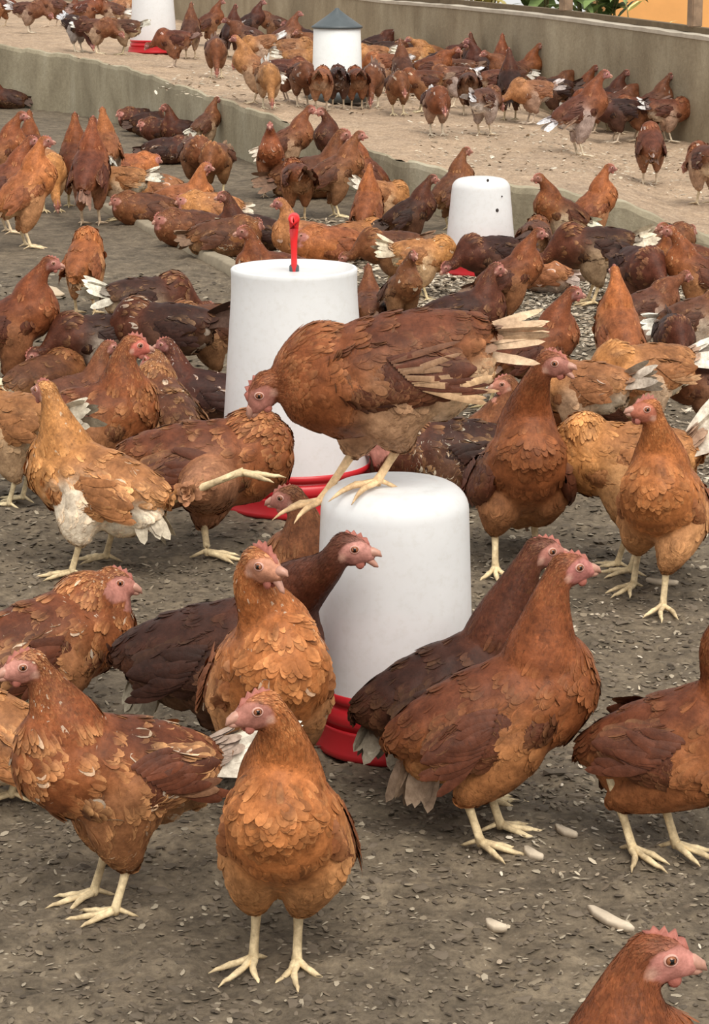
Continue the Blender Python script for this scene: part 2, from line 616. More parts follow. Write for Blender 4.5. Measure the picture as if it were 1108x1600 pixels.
        # coverts then long flight feathers
        nc = {2: 420, 1: 150, 0: 60}[detail]
        uu = rng.random(nc) ** 0.8 * 0.78
        vv = rng.uniform(-1.45, 1.45, nc)
        Pw = surf(uu, vv)
        e = 1e-3
        du = surf(uu + e, vv) - Pw
        dv = surf(uu, vv + e) - Pw
        Nw = np.cross(du, dv)
        Nw /= np.maximum(np.linalg.norm(Nw, axis=1, keepdims=True), 1e-9)
        Nw *= np.sign(Nw @ wn_)[:, None]
        Dw = np.broadcast_to(-wd, Pw.shape) - wu * 0.12
        Cw = WING * np.clip(1 + rng.normal(0, mott, (nc, 1)), 0.5, 1.6)
        if white > 0:
            wm = (rng.random(nc) < white * 1.2)[:, None]
            Cw = np.where(wm, Cw * 0.5 + WHITE * 0.42, Cw)
        egw = (edge * 1.3 * rng.uniform(0.2, 1.6, nc))[:, None]
        fv, ff, fcx = feathers(Pw, Nw, Dw, 0.030 * rng.uniform(0.8, 1.2, nc) * (0.7 + 0.6 * uu), np.full(nc, 0.017 * big), Cw, Cw * (1 - egw) + (Cw * 1.2 + lin(226, 176, 120) * 0.6) * egw, rng, 0.3, 0.5, 0.09)
        WV.append(fv); WC.append(fcx); WN.append(feathers.last); WF += [tuple(q + o2 for q in f) for f in ff]; o2 += len(fv)
        nfl = (24 if wingpatch > .3 else 13) if detail else 7
        fw = .0085 if wingpatch > .3 else .015
        k = np.linspace(0, 1, nfl)
        uq = 0.42 + 0.30 * (1 - k)
        vq = -1.25 + 1.7 * k
        Pq = surf(uq, vq) + wn_ * 0.003 * k[:, None]
        Dq = -wd[None] + wu[None] * (-0.16 + 0.20 * k)[:, None]
        Nq = np.broadcast_to(wn_, Pq.shape) + wu * (vq * 0.15)[:, None]
        Nq = Nq / np.linalg.norm(Nq, axis=1, keepdims=True)
        Cq = np.broadcast_to(WING, Pq.shape) * (1 + rng.normal(0, 0.12, (nfl, 1)))
        if wingpatch > 0:
            wk = (np.clip(wingpatch * 1.6 - k, 0, 1) * (rng.random(nfl) < .72))[:, None]
            Cq = Cq * (1 - wk) + PATCH * wk
        fv, ff, fcx = feathers(Pq, Nq, Dq, np.full(nfl, p['flight']) * rng.uniform(.8, 1.1, nfl), np.full(nfl, fw), Cq, Cq * 1.1, rng, 0.05, 0.55, 0.10)
        WV.append(fv); WC.append(fcx); WN.append(feathers.last); WF += [tuple(q + o2 for q in f) for f in ff]; o2 += len(fv)
        out['wing' + ('L' if side > 0 else 'R')] = mesh_from('wing_' + key, np.vstack(WV), WF, True, np.vstack(WC), None, np.vstack(WN))
    # ---- tail
    ta = ph + math.radians(p['tail'][0])
    td = np.array([-math.cos(ta), 0, -math.sin(ta)]) if False else None
    # direction: backwards along the body axis, raised by the tail angle
    tz = -math.sin(ph) + math.sin(math.radians(p['tail'][0]))
    td = np.array([-math.cos(math.radians(p['tail'][0])), 0, 0]) * 1.0
    ang = math.radians(-p['pitch'] + p['tail'][0])
    td = np.array([-math.cos(ang), 0, math.sin(ang)])
    tu = np.array([math.sin(ang), 0, math.cos(ang)])
    tb = c0 - a * .100 + nn * .018
    nt_ = 12 if detail else 8
    kk = np.linspace(-1, 1, nt_)
    kk = kk[np.argsort(-np.abs(kk))]
    TS = p['tspread']
    Pt = tb + yv * (kk * 0.020 * TS)[:, None] - tu * (np.abs(kk) * 0.020)[:, None]
    Dt = td[None] + yv[None] * (kk * 0.30 * TS)[:, None] - tu[None] * (np.abs(kk) * 0.25 * TS - 0.05)[:, None]
    Nt = tu[None] * 0.55 + yv[None] * (np.sign(kk) * (0.5 + 0.5 * np.abs(kk)))[:, None]
    Nt = Nt / np.linalg.norm(Nt, axis=1, keepdims=True)
    Ct = np.broadcast_to(TAIL, Pt.shape) * (1 + rng.normal(0, 0.10, (nt_, 1)))
    LT = p['tail'][1]
    base = BACK * 0.7 + TAIL * 0.3
    v1, f1, c1 = feathers(Pt, Nt, Dt, np.full(nt_, LT + 0.035) * rng.uniform(0.88, 1.08, nt_), np.full(nt_, 0.024 * (0.45 + 0.55 * TS)), base * 0.4 + Ct * 0.6, Ct, rng, 0.1, 0.12, 0.12)
    # short cover feathers over the root
    nc = 60 if detail == 2 else 24
    kc = rng.uniform(-1, 1, nc)
    Pc = tb + td * rng.uniform(-0.02, LT * 0.35, (nc, 1)) + yv * (kc * 0.024)[:, None] + tu * ((1 - np.abs(kc)) * 0.010 - np.abs(kc) * 0.016)[:, None]
    Nc = tu[None] * 0.7 + yv[None] * (kc * 1.0)[:, None]
    Nc = Nc / np.linalg.norm(Nc, axis=1, keepdims=True)
    Cc = (BACK * 0.75 + TAIL * 0.25) * np.clip(1 + rng.normal(0, mott, (nc, 1)), .6, 1.5)
    v2, f2, c2 = feathers(Pc, Nc, np.broadcast_to(td, Pc.shape) - tu * 0.08, np.full(nc, 0.036), np.full(nc, 0.016), Cc, Cc * 1.1, rng, 0.25, 0.5, 0.09)
    out['tail'] = mesh_from('tail_' + key, np.vstack([v1, v2]), f1 + [tuple(q + len(v1) for q in f) for f in f2], True, np.vstack([c1, c2]))
    # ---- comb: a low serrated blade
    prof = [(-0.008, 0.0165), (-0.012, 0.0225), (-0.006, 0.0225), (-0.004, 0.0275), (0.001, 0.0225), (0.005, 0.0285), (0.009, 0.021),
            (0.014, 0.0262), (0.0175, 0.0165), (0.022, 0.018), (0.0255, 0.010), (0.028, 0.002), (0.020, 0.004), (0.006, 0.012)]
    pts = []
    for (x, z) in prof:
        zz = 0.014 + (z - 0.014) * comb if z > 0.014 else z
        pts.append((x, zz))
    cv, cf = [], []
    m_ = len(pts)
    cxm = sum(q[0] for q in pts) / m_
    czm = sum(q[1] for q in pts) / m_
    rings = [(-0.0024, 0.80), (-0.0030, 1.0) , (-0.0008, 1.10), (0.0008, 1.10), (0.0030, 1.0), (0.0024, 0.80)]
    rings = [(-0.0030, 0.75), (-0.0024, 0.95), (0.0, 1.06), (0.0024, 0.95), (0.0030, 0.75)]
    for (yy, sc) in rings:
        for (x, z) in pts:
            x2, z2 = cxm + (x - cxm) * sc, czm + (z - czm) * sc
            cv.append(h + hd * x2 + hup * z2 + RH[:, 1] * yy)
    for i in range(len(rings) - 1):
        for j in range(m_):
            j2 = (j + 1) % m_
            cf.append((i * m_ + j, i * m_ + j2, (i + 1) * m_ + j2, (i + 1) * m_ + j))
    cf.append(tuple(range(m_))[::-1])
    cf.append(tuple((len(rings) - 1) * m_ + j for j in range(m_)))
    out['comb'] = mesh_from('comb_' + key, cv, cf, True)
    # ---- beak, two mandibles
    def hp(x, z, y=0.0):
        return tuple(h + hd * x + hup * z + RH[:, 1] * y)
    op = p['open']
    v1, f1 = tube([hp(0.024, -0.002), hp(0.032, -0.0025 + op * 0.002), hp(0.039, -0.005 + op * 0.004), hp(0.0435, -0.0095 + op * 0.005)],
                  [0.0078, 0.0066, 0.0044, 0.0007], 10)
    v2, f2 = tube([hp(0.022, -0.0085), hp(0.030, -0.0095 - op * 0.004), hp(0.0365, -0.0105 - op * 0.009), hp(0.040, -0.0110 - op * 0.011)],
                  [0.0062, 0.0050, 0.0034, 0.0006], 10, True, len(v1))
    out['beak'] = mesh_from('beak_' + key, v1 + v2, f1 + f2, True)
    # ---- wattles
    if detail:
        wv, wf = [], []
        for side in (1, -1):
            c = np.array(hp(0.017, -0.0175, side * 0.005))
            R = RH
            vv_ = (ICO2_V * np.array([0.0062, 0.0026, 0.0075 * (0.6 + 0.4 * comb)])) @ R.T + c
            wf += (ICO2_F + len(wv)).tolist()
            wv += vv_.tolist()
        out['wattle'] = mesh_from('wattle_' + key, wv, wf, True)
    # ---- eyes
    for side in (1, -1):
        ev, ef, mi = [], [], []
        ctr = np.array(hp(0.0105, 0.0035, side * 0.0140))
        outw = RH[:, 1] * side * 0.97 + hd * 0.2 + hup * 0.08
        outw /= np.linalg.norm(outw)
        Re = rotm(outw)
        v = (ICO2_V * 0.0047) @ Re.T + ctr
        for f in ICO2_F:
            ef.append(tuple(f))
            cc = v[f].mean(axis=0) - ctr
            mi.append(1 if cc.dot(outw) > 0.0047 * 0.84 else 0)
        ev = v.tolist()
        # eyelid ring
        k = 14
        b0 = len(ev)
        for rr, o_ in ((0.0044, 0.0020), (0.0051, 0.0024), (0.0058, 0.0012), (0.0064, -0.0022)):
            for j in range(k):
                t = 2 * math.pi * j / k
                ev.append(tuple(ctr + outw * o_ + (Re[:, 1] * math.cos(t) * 1.12 + Re[:, 2] * math.sin(t) * 0.92) * rr))
        for i in range(3):
            for j in range(k):
                j2 = (j + 1) % k
                ef.append((b0 + i * k + j, b0 + i * k + j2, b0 + (i + 1) * k + j2, b0 + (i + 1) * k + j))
                mi.append(2)
        out['eye' + ('L' if side > 0 else 'R')] = mesh_from('eye_' + key, ev, ef, True, None, mi)
    return out

def place_hen(meshes, loc, rz, label, scale=1.0, group=None, tint=(1, 1, 1), detail=2):
    t = thing('hen', label, 'chicken', loc, math.radians(rz), group, scale)
    for k, me in meshes.items():
        nm = {'wingL': 'wing', 'wingR': 'wing', 'eyeL': 'eye', 'eyeR': 'eye'}.get(k, k)
        if k in ('body', 'wingL', 'wingR', 'tail'):
            mats = [M_PLUME]
        elif k == 'comb' or k == 'wattle':
            mats = [M_COMB]
        elif k == 'beak':
            mats = [M_BEAK]
        else:
            mats = [M_IRIS, M_PUPIL, M_LID]
        o = new_obj(nm, me, mats, t)
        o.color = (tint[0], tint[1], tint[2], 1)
    return t

# ------------------------------------------------------------------ ground levels
STEP_PX = [(0, 165, 72), (110, 176, 88), (200, 195, 108), (300, 225, 142), (400, 255, 175), (480, 276, 205), (560, 300, 235),
           (640, 326, 256), (720, 342, 276), (800, 355, 292), (880, 366, 304), (960, 376, 317), (1010, 381, 334), (1060, 386, 356), (1108, 392, 374)]
step_bot, step_top = [], []
for (x, yb, yt) in STEP_PX:
    b_ = on_plane(x, yb, 0)
    z_ = CAM_H - b_.y * math.tan(PITCH + math.atan((yt - 800.0) / FPX))
    step_bot.append(b_)
    step_top.append(Vector((b_.x, b_.y, z_)))
# carry the line on beyond the frame
d_ = (step_bot[0] - step_bot[1]).normalized()
step_bot.insert(0, step_bot[0] + d_ * 5)
step_top.insert(0, Vector((step_bot[0].x, step_bot[0].y, step_top[0].z + 0.05)))
d_ = (step_bot[-1] - step_bot[-3]).normalized()
step_bot.append(step_bot[-1] + d_ * 4)
step_top.append(Vector((step_bot[-1].x, step_bot[-1].y, step_top[-1].z)))
SX = np.array([p.x for p in step_top])
SY = np.array([p.y for p in step_top])
SZ = np.array([p.z for p in step_top])

def upper_z(x):
    return float(np.interp(x, SX, SZ))

def step_y(x):
    return float(np.interp(x, SX, SY))

def on_upper(px, py):
    z = 0.15
    for _ in range(25):
        p = on_plane(px, py, z)
        z = 0.5 * z + 0.5 * min(upper_z(p.x), 0.62)
    p = on_plane(px, py, z)
    return p

# back wall line on the ground: through two points, receding to the left
W0 = on_upper(1108, 228).to_2d()
W1 = on_upper(604, 108).to_2d()
wdir = (W1 - W0).normalized()
def wall_pt(s):
    return W0 + wdir * s

# fractal noise on arrays
def lattice(seed, n=64):
    return np.random.default_rng(seed).random((n, n))
def vnoise(x, y, f, seed):
    G = lattice(seed)
    n = G.shape[0]
    x = x * f + 1000.0
    y = y * f + 1000.0
    xi, yi = np.floor(x).astype(int), np.floor(y).astype(int)
    fx, fy = x - xi, y - yi
    fx, fy = fx * fx * (3 - 2 * fx), fy * fy * (3 - 2 * fy)
    g = lambda a, b: G[a % n, b % n]
    return (g(xi, yi) * (1 - fx) * (1 - fy) + g(xi + 1, yi) * fx * (1 - fy) + g(xi, yi + 1) * (1 - fx) * fy + g(xi + 1, yi + 1) * fx * fy) - 0.5

def soil_height(x, y):
    h = 0.012 * vnoise(x, y, 4, 1) + 0.016 * vnoise(x, y, 12, 2) + 0.014 * np.maximum(vnoise(x, y, 30, 3), -0.1) + 0.008 * np.abs(vnoise(x, y, 70, 4))
    return h - 0.004

# soil material: trodden manure, husks and straw
def soil_mat(name, base, light, dark, fleck, flecks=0.5):
    m, nt, b, out = mat_new(name)
    tc = node(nt, 'ShaderNodeTexCoord')
    vec = tc.outputs['Object']
    n1 = noise(nt, vec, 2.2, 5, 0.6)
    n2 = noise(nt, vec, 16, 6, 0.7, 0.3)
    n3 = noise(nt, vec, 75, 5, 0.75)
    c = ramp(nt, n2.outputs[0], [(0.28, dark), (0.5, base), (0.74, light)]).outputs[0]
    r1 = ramp(nt, n1.outputs[0], [(0.3, (0.82, 0.82, 0.82)), (0.7, (1.16, 1.14, 1.1))]).outputs[0]
    c = mix(nt, 1.0, c, r1, 'MULTIPLY')
    r3 = ramp(nt, n3.outputs[0], [(0.3, (0.6, 0.58, 0.56)), (0.5, (1, 1, 1)), (0.72, (1.35, 1.33, 1.28))]).outputs[0]
    c = mix(nt, 1.0, c, r3, 'MULTIPLY')
    # pale chips trodden into it
    mp = node(nt, 'ShaderNodeMapping')
    mp.inputs['Scale'].default_value = (55, 110, 60)
    mp.inputs['Rotation'].default_value = (0, 0, 0.5)
    nt.links.new(vec, mp.inputs[0])
    vo = nt.nodes.new('ShaderNodeTexVoronoi')
    vo.inputs['Scale'].default_value = 1.0
    nt.links.new(mp.outputs[0], vo.inputs['Vector'])
    fm = ramp(nt, vo.outputs['Distance'], [(0.10, (1, 1, 1)), (0.24, (0, 0, 0))]).outputs[0]
    gate = ramp(nt, noise(nt, vec, 40, 2).outputs[0], [(0.55 - 0.12 * flecks, (0, 0, 0)), (0.66 - 0.1 * flecks, (1, 1, 1))]).outputs[0]
    fm = mix(nt, 1.0, fm, gate, 'MULTIPLY')
    c = mix(nt, fm, c, fleck)
    nt.links.new(c, b.inputs['Base Color'])
    b.inputs['Roughness'].default_value = 0.85
    b.inputs['Specular IOR Level'].default_value = 0.25
    ad = node(nt, 'ShaderNodeMath', operation='ADD')
    nt.links.new(n3.outputs[0], ad.inputs[0])
    nt.links.new(n2.outputs[0], ad.inputs[1])
    bump(nt, ad.outputs[0], b, 0.55, 0.006)
    return m

M_SOIL = soil_mat('trodden_litter', lin(107, 96, 82), lin(137, 124, 106), lin(75, 67, 57), lin(184, 172, 152), 0.15)
M_SOIL_UP = soil_mat('upper_litter', lin(170, 147, 125), lin(192, 170, 147), lin(144, 125, 105), lin(222, 206, 186), 0.8)

def grid_mesh(name, xs, ys, zf):
    X, Y = np.meshgrid(xs, ys, indexing='xy')
    Z = zf(X, Y)
    V = np.stack([X.ravel(), Y.ravel(), Z.ravel()], axis=1)
    nx, ny = len(xs), len(ys)
    i, j = np.meshgrid(np.arange(nx - 1), np.arange(ny - 1), indexing='xy')
    a = (j * nx + i).ravel()
    F = np.stack([a, a + 1, a + nx + 1, a + nx], axis=1)
    me = bpy.data.meshes.new(name)
    me.from_pydata(V.tolist(), [], F.tolist())
    me.polygons.foreach_set('use_smooth', [True] * len(me.polygons))
    me.update()
    return me

xs = np.concatenate([np.linspace(-9, -1.25, 60), np.linspace(-1.2, 1.2, 260), np.linspace(1.25, 9, 60)])
ys = np.concatenate([np.linspace(-1.0, 2.1, 40), np.linspace(2.11, 5.2, 330), np.linspace(5.22, 9, 150), np.linspace(9.05, 32, 160)])
new_obj('floor', grid_mesh('floor', xs, ys, lambda X, Y: soil_height(X, Y) - np.clip((Y - np.interp(X, SX, SY) - 0.1) / 0.5, 0, 1) * 0.25), M_SOIL, None, kind='structure')

# the raised pen behind the low step wall
def upper_mesh():
    V, F = [], []
    # parameter s along the step line, t from the step to the wall
    SS = np.linspace(0, 1, 260)
    seg = np.concatenate([[0], np.cumsum(np.hypot(np.diff(SX), np.diff(SY)))])
    seg /= seg[-1]
    px_ = np.interp(SS, seg, SX)
    py_ = np.interp(SS, seg, SY)
    # straight along Y, until behind the back wall
    nt_ = 150
    for i in range(len(SS)):
        for j in range(nt_):
            t = (j / (nt_ - 1)) ** 1.6
            yw = W0.y + (px_[i] - W0.x) * wdir.y / wdir.x + 0.06
            y = py_[i] + 0.03 + t * max(0.02, min(70.0, yw - py_[i]))
            V.append((px_[i], y, upper_z(px_[i])))
    V = np.array(V)
    V[:, 2] += soil_height(V[:, 0], V[:, 1]) * 1.0
    for i in range(len(SS) - 1):
        for j in range(nt_ - 1):
            a = i * nt_ + j
            F.append((a, a + nt_, a + nt_ + 1, a + 1))
    return mesh_from('floor_upper', V, F)
new_obj('floor_upper', upper_mesh(), M_SOIL_UP, None, kind='structure')

# concrete
def concrete_mat(name, base, light, dark, vert=True):
    m, nt, b, out = mat_new(name)
    tc = node(nt, 'ShaderNodeTexCoord')
    vec = tc.outputs['Object']
    mp = node(nt, 'ShaderNodeMapping')
    mp.inputs['Scale'].default_value = (3.2, 3.2, 1.5) if vert else (3, 3, 3)
    nt.links.new(vec, mp.inputs[0])
    n1 = noise(nt, mp.outputs[0], 1.0, 6, 0.62, 0.4)
    n2 = noise(nt, vec, 1.3, 5, 0.6)
    n3 = noise(nt, vec, 45, 5, 0.7)
    c = ramp(nt, n1.outputs[0], [(0.3, dark), (0.5, base), (0.68, light)]).outputs[0]
    r2 = ramp(nt, n2.outputs[0], [(0.32, (0.86, 0.85, 0.82)), (0.68, (1.1, 1.1, 1.08))]).outputs[0]
    c = mix(nt, 1.0, c, r2, 'MULTIPLY')
    r3 = ramp(nt, n3.outputs[0], [(0.3, (0.86, 0.86, 0.86)), (0.7, (1.12, 1.12, 1.12))]).outputs[0]
    c = mix(nt, 1.0, c, r3, 'MULTIPLY')
    nt.links.new(c, b.inputs['Base Color'])
    b.inputs['Roughness'].default_value = 0.9
    b.inputs['Specular IOR Level'].default_value = 0.2
    bump(nt, n3.outputs[0], b, 0.35, 0.01)
    return m
M_CONC = concrete_mat('wall_concrete', lin(156, 144, 123), lin(170, 159, 138), lin(136, 123, 103))
M_STEPC = concrete_mat('step_concrete', lin(168, 158, 136), lin(184, 176, 156), lin(142, 132, 112))
M_LIP = simple_mat('wall_lip_plaster', lin(186, 176, 160), 0.85, 0.12, 14, 0.5)

def step_wall():
    V, F = [], []
    n = 0
    xs_ = np.concatenate([np.linspace(SX[i], SX[i + 1], 12, endpoint=False) for i in range(len(SX) - 1)] + [[SX[-1]]])
    by = np.array([p.y for p in step_bot])
    for x in xs_:
        y = float(np.interp(x, SX, by))
        z = upper_z(x)
        w = 0.006 * math.sin(x * 23) + 0.004 * math.sin(x * 51)
        V += [(x, y, -0.12), (x, y + 0.002, z * 0.5), (x, y + 0.006, z - 0.02 + w), (x, y + 0.02, z + 0.004 + w), (x, y + 0.12, z + 0.006 + w), (x, y + 0.16, z - 0.05)]
    m = 6
    for i in range(len(xs_) - 1):
        for j in range(m - 1):
            a = i * m + j
            F.append((a, a + m, a + m + 1, a + 1))
    return mesh_from('wall_step', V, F, False)
new_obj('wall_step', step_wall(), M_STEPC, None, kind='structure')

# the low back wall
WALL_TOP_PX = [(1500, 111), (1300, 84), (1108, 58), (1000, 43), (840, 22), (700, 8), (604, 1), (520, -9), (400, -22), (280, -34)]
wall_pts = []
for (x, y) in WALL_TOP_PX:
    # where this pixel column's vertical plane meets the wall line (by bisection on distance)
    lo, hi = 4.0, 300.0
    def side_of(Y):
        z = CAM_H - Y * math.tan(PITCH + math.atan((y - 800.0) / FPX))
        zc = Y * math.cos(PITCH) + (CAM_H - z) * math.sin(PITCH)
        X = (x - 554.0) / FPX * zc
        q = Vector((X, Y)) - W0
        return q.x * wdir.y - q.y * wdir.x
    s0 = side_of(lo)
    for _ in range(60):
        md = (lo + hi) / 2
        if (side_of(md) > 0) == (s0 > 0):
            lo = md
        else:
            hi = md
    p = at_dist(x, y, lo)
    wall_pts.append(p)
wall_pts = [p for p in wall_pts if p.y < 70]
# run it on straight to the left, level
pl = wall_pts[-1]
wall_pts.append(Vector((pl.x + wdir.x * 60, pl.y + wdir.y * 60, pl.z + 0.01)))
nrm = Vector((-wdir.y, wdir.x, 0))
if nrm.y < 0: nrm = -nrm

def wall_mesh(dz0, dz1, o0, o1, zlow=None, wob=0.0):
    V, F = [], []
    k = 0
    P = []
    for i in range(len(wall_pts) - 1):
        for t in np.linspace(0, 1, 24, endpoint=False):
            P.append(wall_pts[i].lerp(wall_pts[i + 1], t))
    P.append(wall_pts[-1])
    for i, p in enumerate(P):
        w = wob * (math.sin(i * 0.9) + math.sin(i * 0.37 + 1))
        zb = (zlow if zlow is not None else p.z + dz0)
        a = p + nrm * o0
        b = p + nrm * o1
        V += [(a.x, a.y, zb), (a.x, a.y, p.z + dz1 + w), (b.x, b.y, p.z + dz1 + w), (b.x, b.y, zb)]
    for i in range(len(P) - 1):
        for j in range(4):
            j2 = (j + 1) % 4
            F.append((i * 4 + j, (i + 1) * 4 + j, (i + 1) * 4 + j2, i * 4 + j2))
    F.append((0, 1, 2, 3))
    n = len(P) - 1
    F.append((n * 4 + 3, n * 4 + 2, n * 4 + 1, n * 4))
    return mesh_from('w', V, F, False)
new_obj('wall_back', wall_mesh(0, -0.012, 0.0, 0.16, -0.3), M_CONC, None, kind='structure')
new_obj('trim_1', wall_mesh(-0.022, 0.0, -0.006, 0.168, None, 0.0016), M_LIP, None, kind='structure')
M_WOOD = simple_mat('weathered_post_wood', lin(142, 118, 96), 0.85, 0.25, 20, 0.5)
M_BEAM = simple_mat('dark_sill_beam', lin(104, 88, 66), 0.85, 0.2, 20, 0.4)
new_obj('trim_2', wall_mesh(0.0, 0.035, 0.10, 0.15), M_BEAM, None, kind='structure')

def wall_at_px(px, y=10):
    best = None
    for i in range(len(wall_pts) - 1):
        for t in np.linspace(0, 1, 400, endpoint=False):
            p = wall_pts[i].lerp(wall_pts[i + 1], t) + nrm * 0.125
            zc = p.y * math.cos(PITCH) + (CAM_H - p.z) * math.sin(PITCH)
            x = 554 + p.x / zc * FPX
            if best is None or abs(x - px) < best[0]:
                best = (abs(x - px), p)
    return best[1]
def box_mesh(sx, sy, sz, bev=0.0):
    import bmesh
    bm = bmesh.new()
    bmesh.ops.create_cube(bm, size=1.0)
    for v in bm.verts:
        v.co = Vector((v.co.x * sx, v.co.y * sy, (v.co.z + 0.5) * sz))
    if bev:
        bmesh.ops.bevel(bm, geom=bm.edges[:], offset=bev, segments=2, affect='EDGES')
    me = bpy.data.meshes.new('box')
    bm.to_mesh(me)
    bm.free()
    return me
for px, w_, lab in ((1085, 0.075, 'weathered wooden post rising from the back wall in front of the orange building'),
                    (884, 0.085, 'grey wooden post rising from the back wall left of the green bush'),
                    (690, 0.08, 'wooden post rising from the back wall above the middle of the flock'),):
    p = wall_at_px(px)
    o = new_obj('wooden_post', box_mesh(w_, 0.07, 2.4, 0.006), M_WOOD, None, label=lab, category='post')
    o.location = (p.x, p.y, p.z + 0.03)
    o.rotation_euler = (0, 0, math.atan2(wdir.y, wdir.x))
    o['group'] = 'posts along the back wall'

# outside beyond the wall
M_ORANGE = simple_mat('orange_render', lin(236, 172, 104), 0.9, 0.08, 3, 0.2)
M_OUT = soil_mat('yard_soil', lin(176, 160, 130), lin(200, 186, 156), lin(150, 134, 106), lin(220, 210, 190), 0.5)
M_LEAF = simple_mat('leaf_green', lin(128, 150, 92), 0.5, 0.3, 8, 0.1)
M_LEAF2 = simple_mat('pale_leaf', lin(226, 220, 150), 0.5, 0.15, 8, 0.1)
M_STEM = simple_mat('plant_stem', lin(120, 110, 70), 0.7, 0.2, 20, 0.2)
wv = wall_at_px(1000)
yard = new_obj('ground', grid_mesh('ground', np.linspace(-20, 30, 30), np.linspace(0.3, 70, 30), lambda X, Y: X * 0), M_OUT, None, kind='structure')
yard.location = (W0.x, W0.y, -0.3)
yard.rotation_euler = (0, 0, math.atan2(wdir.y, wdir.x) - math.pi)
def building(px0, px1, Y, h, mat, label):
    a = at_dist(px0, 20, Y)
    b = at_dist(px1, 20, Y + 0.2)
    t = thing('outbuilding', label, 'building', (a.x, Y, -0.3))
    wdt = b.x - a.x
    o = new_obj('wall', box_mesh(wdt, 3.0, h), mat, t)
    o.location = (wdt / 2, 1.5, 0)
    r = new_obj('plinth', box_mesh(wdt + 0.1, 3.1, 0.35, 0.02), M_CONC, t)
    r.location = (wdt / 2, 1.5, 0)
    f = new_obj('roof', box_mesh(wdt + 0.8, 3.8, 0.12, 0.02), M_BEAM, t)
    f.location = (wdt / 2, 1.5, h)
building(955, 1700, 27, 4.2, M_ORANGE, 'orange rendered building beyond the back wall at top right')

def bush(name, label, loc, n, size, mat, seed, w=0.05, parent_mat=M_STEM):
    rng = random.Random(seed)
    t = thing(name, label, 'plant', loc)
    V, F = [], []
    SV, SF = [], []
    for k in range(max(5, n // 12)):
        a = rng.uniform(0, 2 * math.pi)
        top = Vector((math.cos(a) * size * rng.uniform(0.1, 0.55), math.sin(a) * size * rng.uniform(0.1, 0.4), size * rng.uniform(0.9, 1.9)))
        v, f = tube([(0, 0, 0), top * 0.5 + Vector((0, 0, size * 0.15)), top], [0.014, 0.010, 0.003], 5, True, len(SV))
        SV += v; SF += f
        for j in range(12):
            p = top * rng.uniform(0.35, 1.0)
            d = Vector((rng.uniform(-1, 1), rng.uniform(-1, 1), rng.uniform(-0.3, 1.0))).normalized()
            s = d.cross(Vector((0, 0, 1))).normalized()
            u = s.cross(d)
            L = size * rng.uniform(0.22, 0.42)
            b = len(V)
            ww = w * size * 2
            V += [p, p + d * L * 0.35 + s * ww - u * 0.01, p + d * L * 0.35 - s * ww - u * 0.01, p + d * L * 0.75 + s * ww * 0.6 - u * L * 0.12,
                  p + d * L * 0.75 - s * ww * 0.6 - u * L * 0.12, p + d * L - u * L * 0.3]
            F += [(b, b + 1, b + 2), (b + 1, b + 3, b + 4, b + 2), (b + 3, b + 5, b + 4)]
    new_obj('foliage', mesh_from('foliage', V, F), mat, t)
    new_obj('stem', mesh_from('stem', SV, SF), parent_mat, t)
for i, (px, Y, sz, mt, lab) in enumerate([(930, 22.0, .95, M_LEAF, 'green leafy bush outside, between the grey post and orange building'),
                                       (1002, 20.5, .62, M_LEAF2, 'pale yellow leaved plant in front of the orange building'),
                                       (1038, 19.0, 0.45, M_LEAF2, 'small pale plant against the orange building, nearest its post'),
                                       (850, 25.0, 1.3, M_LEAF, 'green bush outside, left of the grey wooden post'),
                                       (760, 30.0, 1.3, M_LEAF2, 'pale bush outside above the crowded part of the wall')]):
    p = at_dist(px, 30, Y)
    bush('bush', lab, (p.x, Y, -0.3), 110, sz, mt, i, 0.035)

# thin kerb strip where the bare floor meets the shavings
k0, k1 = on_plane(176, 338, 0), on_plane(372, 432, 0)
V, F = [], []
kd = (k1 - k0).normalized()
kn = Vector((-kd.y, kd.x, 0))
if kn.y < 0: kn = -kn
k0 = k0 - kd * 0.25
N_ = 40
for i in range(N_ + 1):
    p = k0 + (k1 + kd * 0.35 - k0) * (i / N_)
    w = 0.003 * math.sin(i * 1.3)
    for (o_, z) in ((-0.004, -0.02), (0.0, 0.026 + w), (0.006, 0.032 + w), (0.05, 0.032 + w), (0.058, 0.022), (0.062, -0.02)):
        q = p + kn * o_
        V.append((q.x, q.y, z))
for i in range(N_):
    for j in range(5):
        a = i * 6 + j
        F.append((a, a + 6, a + 7, a + 1))
new_obj('trim_3', mesh_from('kerb', V, F), simple_mat('kerb_concrete', lin(150, 138, 118), 0.9, 0.15, 30, 0.5), None, kind='structure')

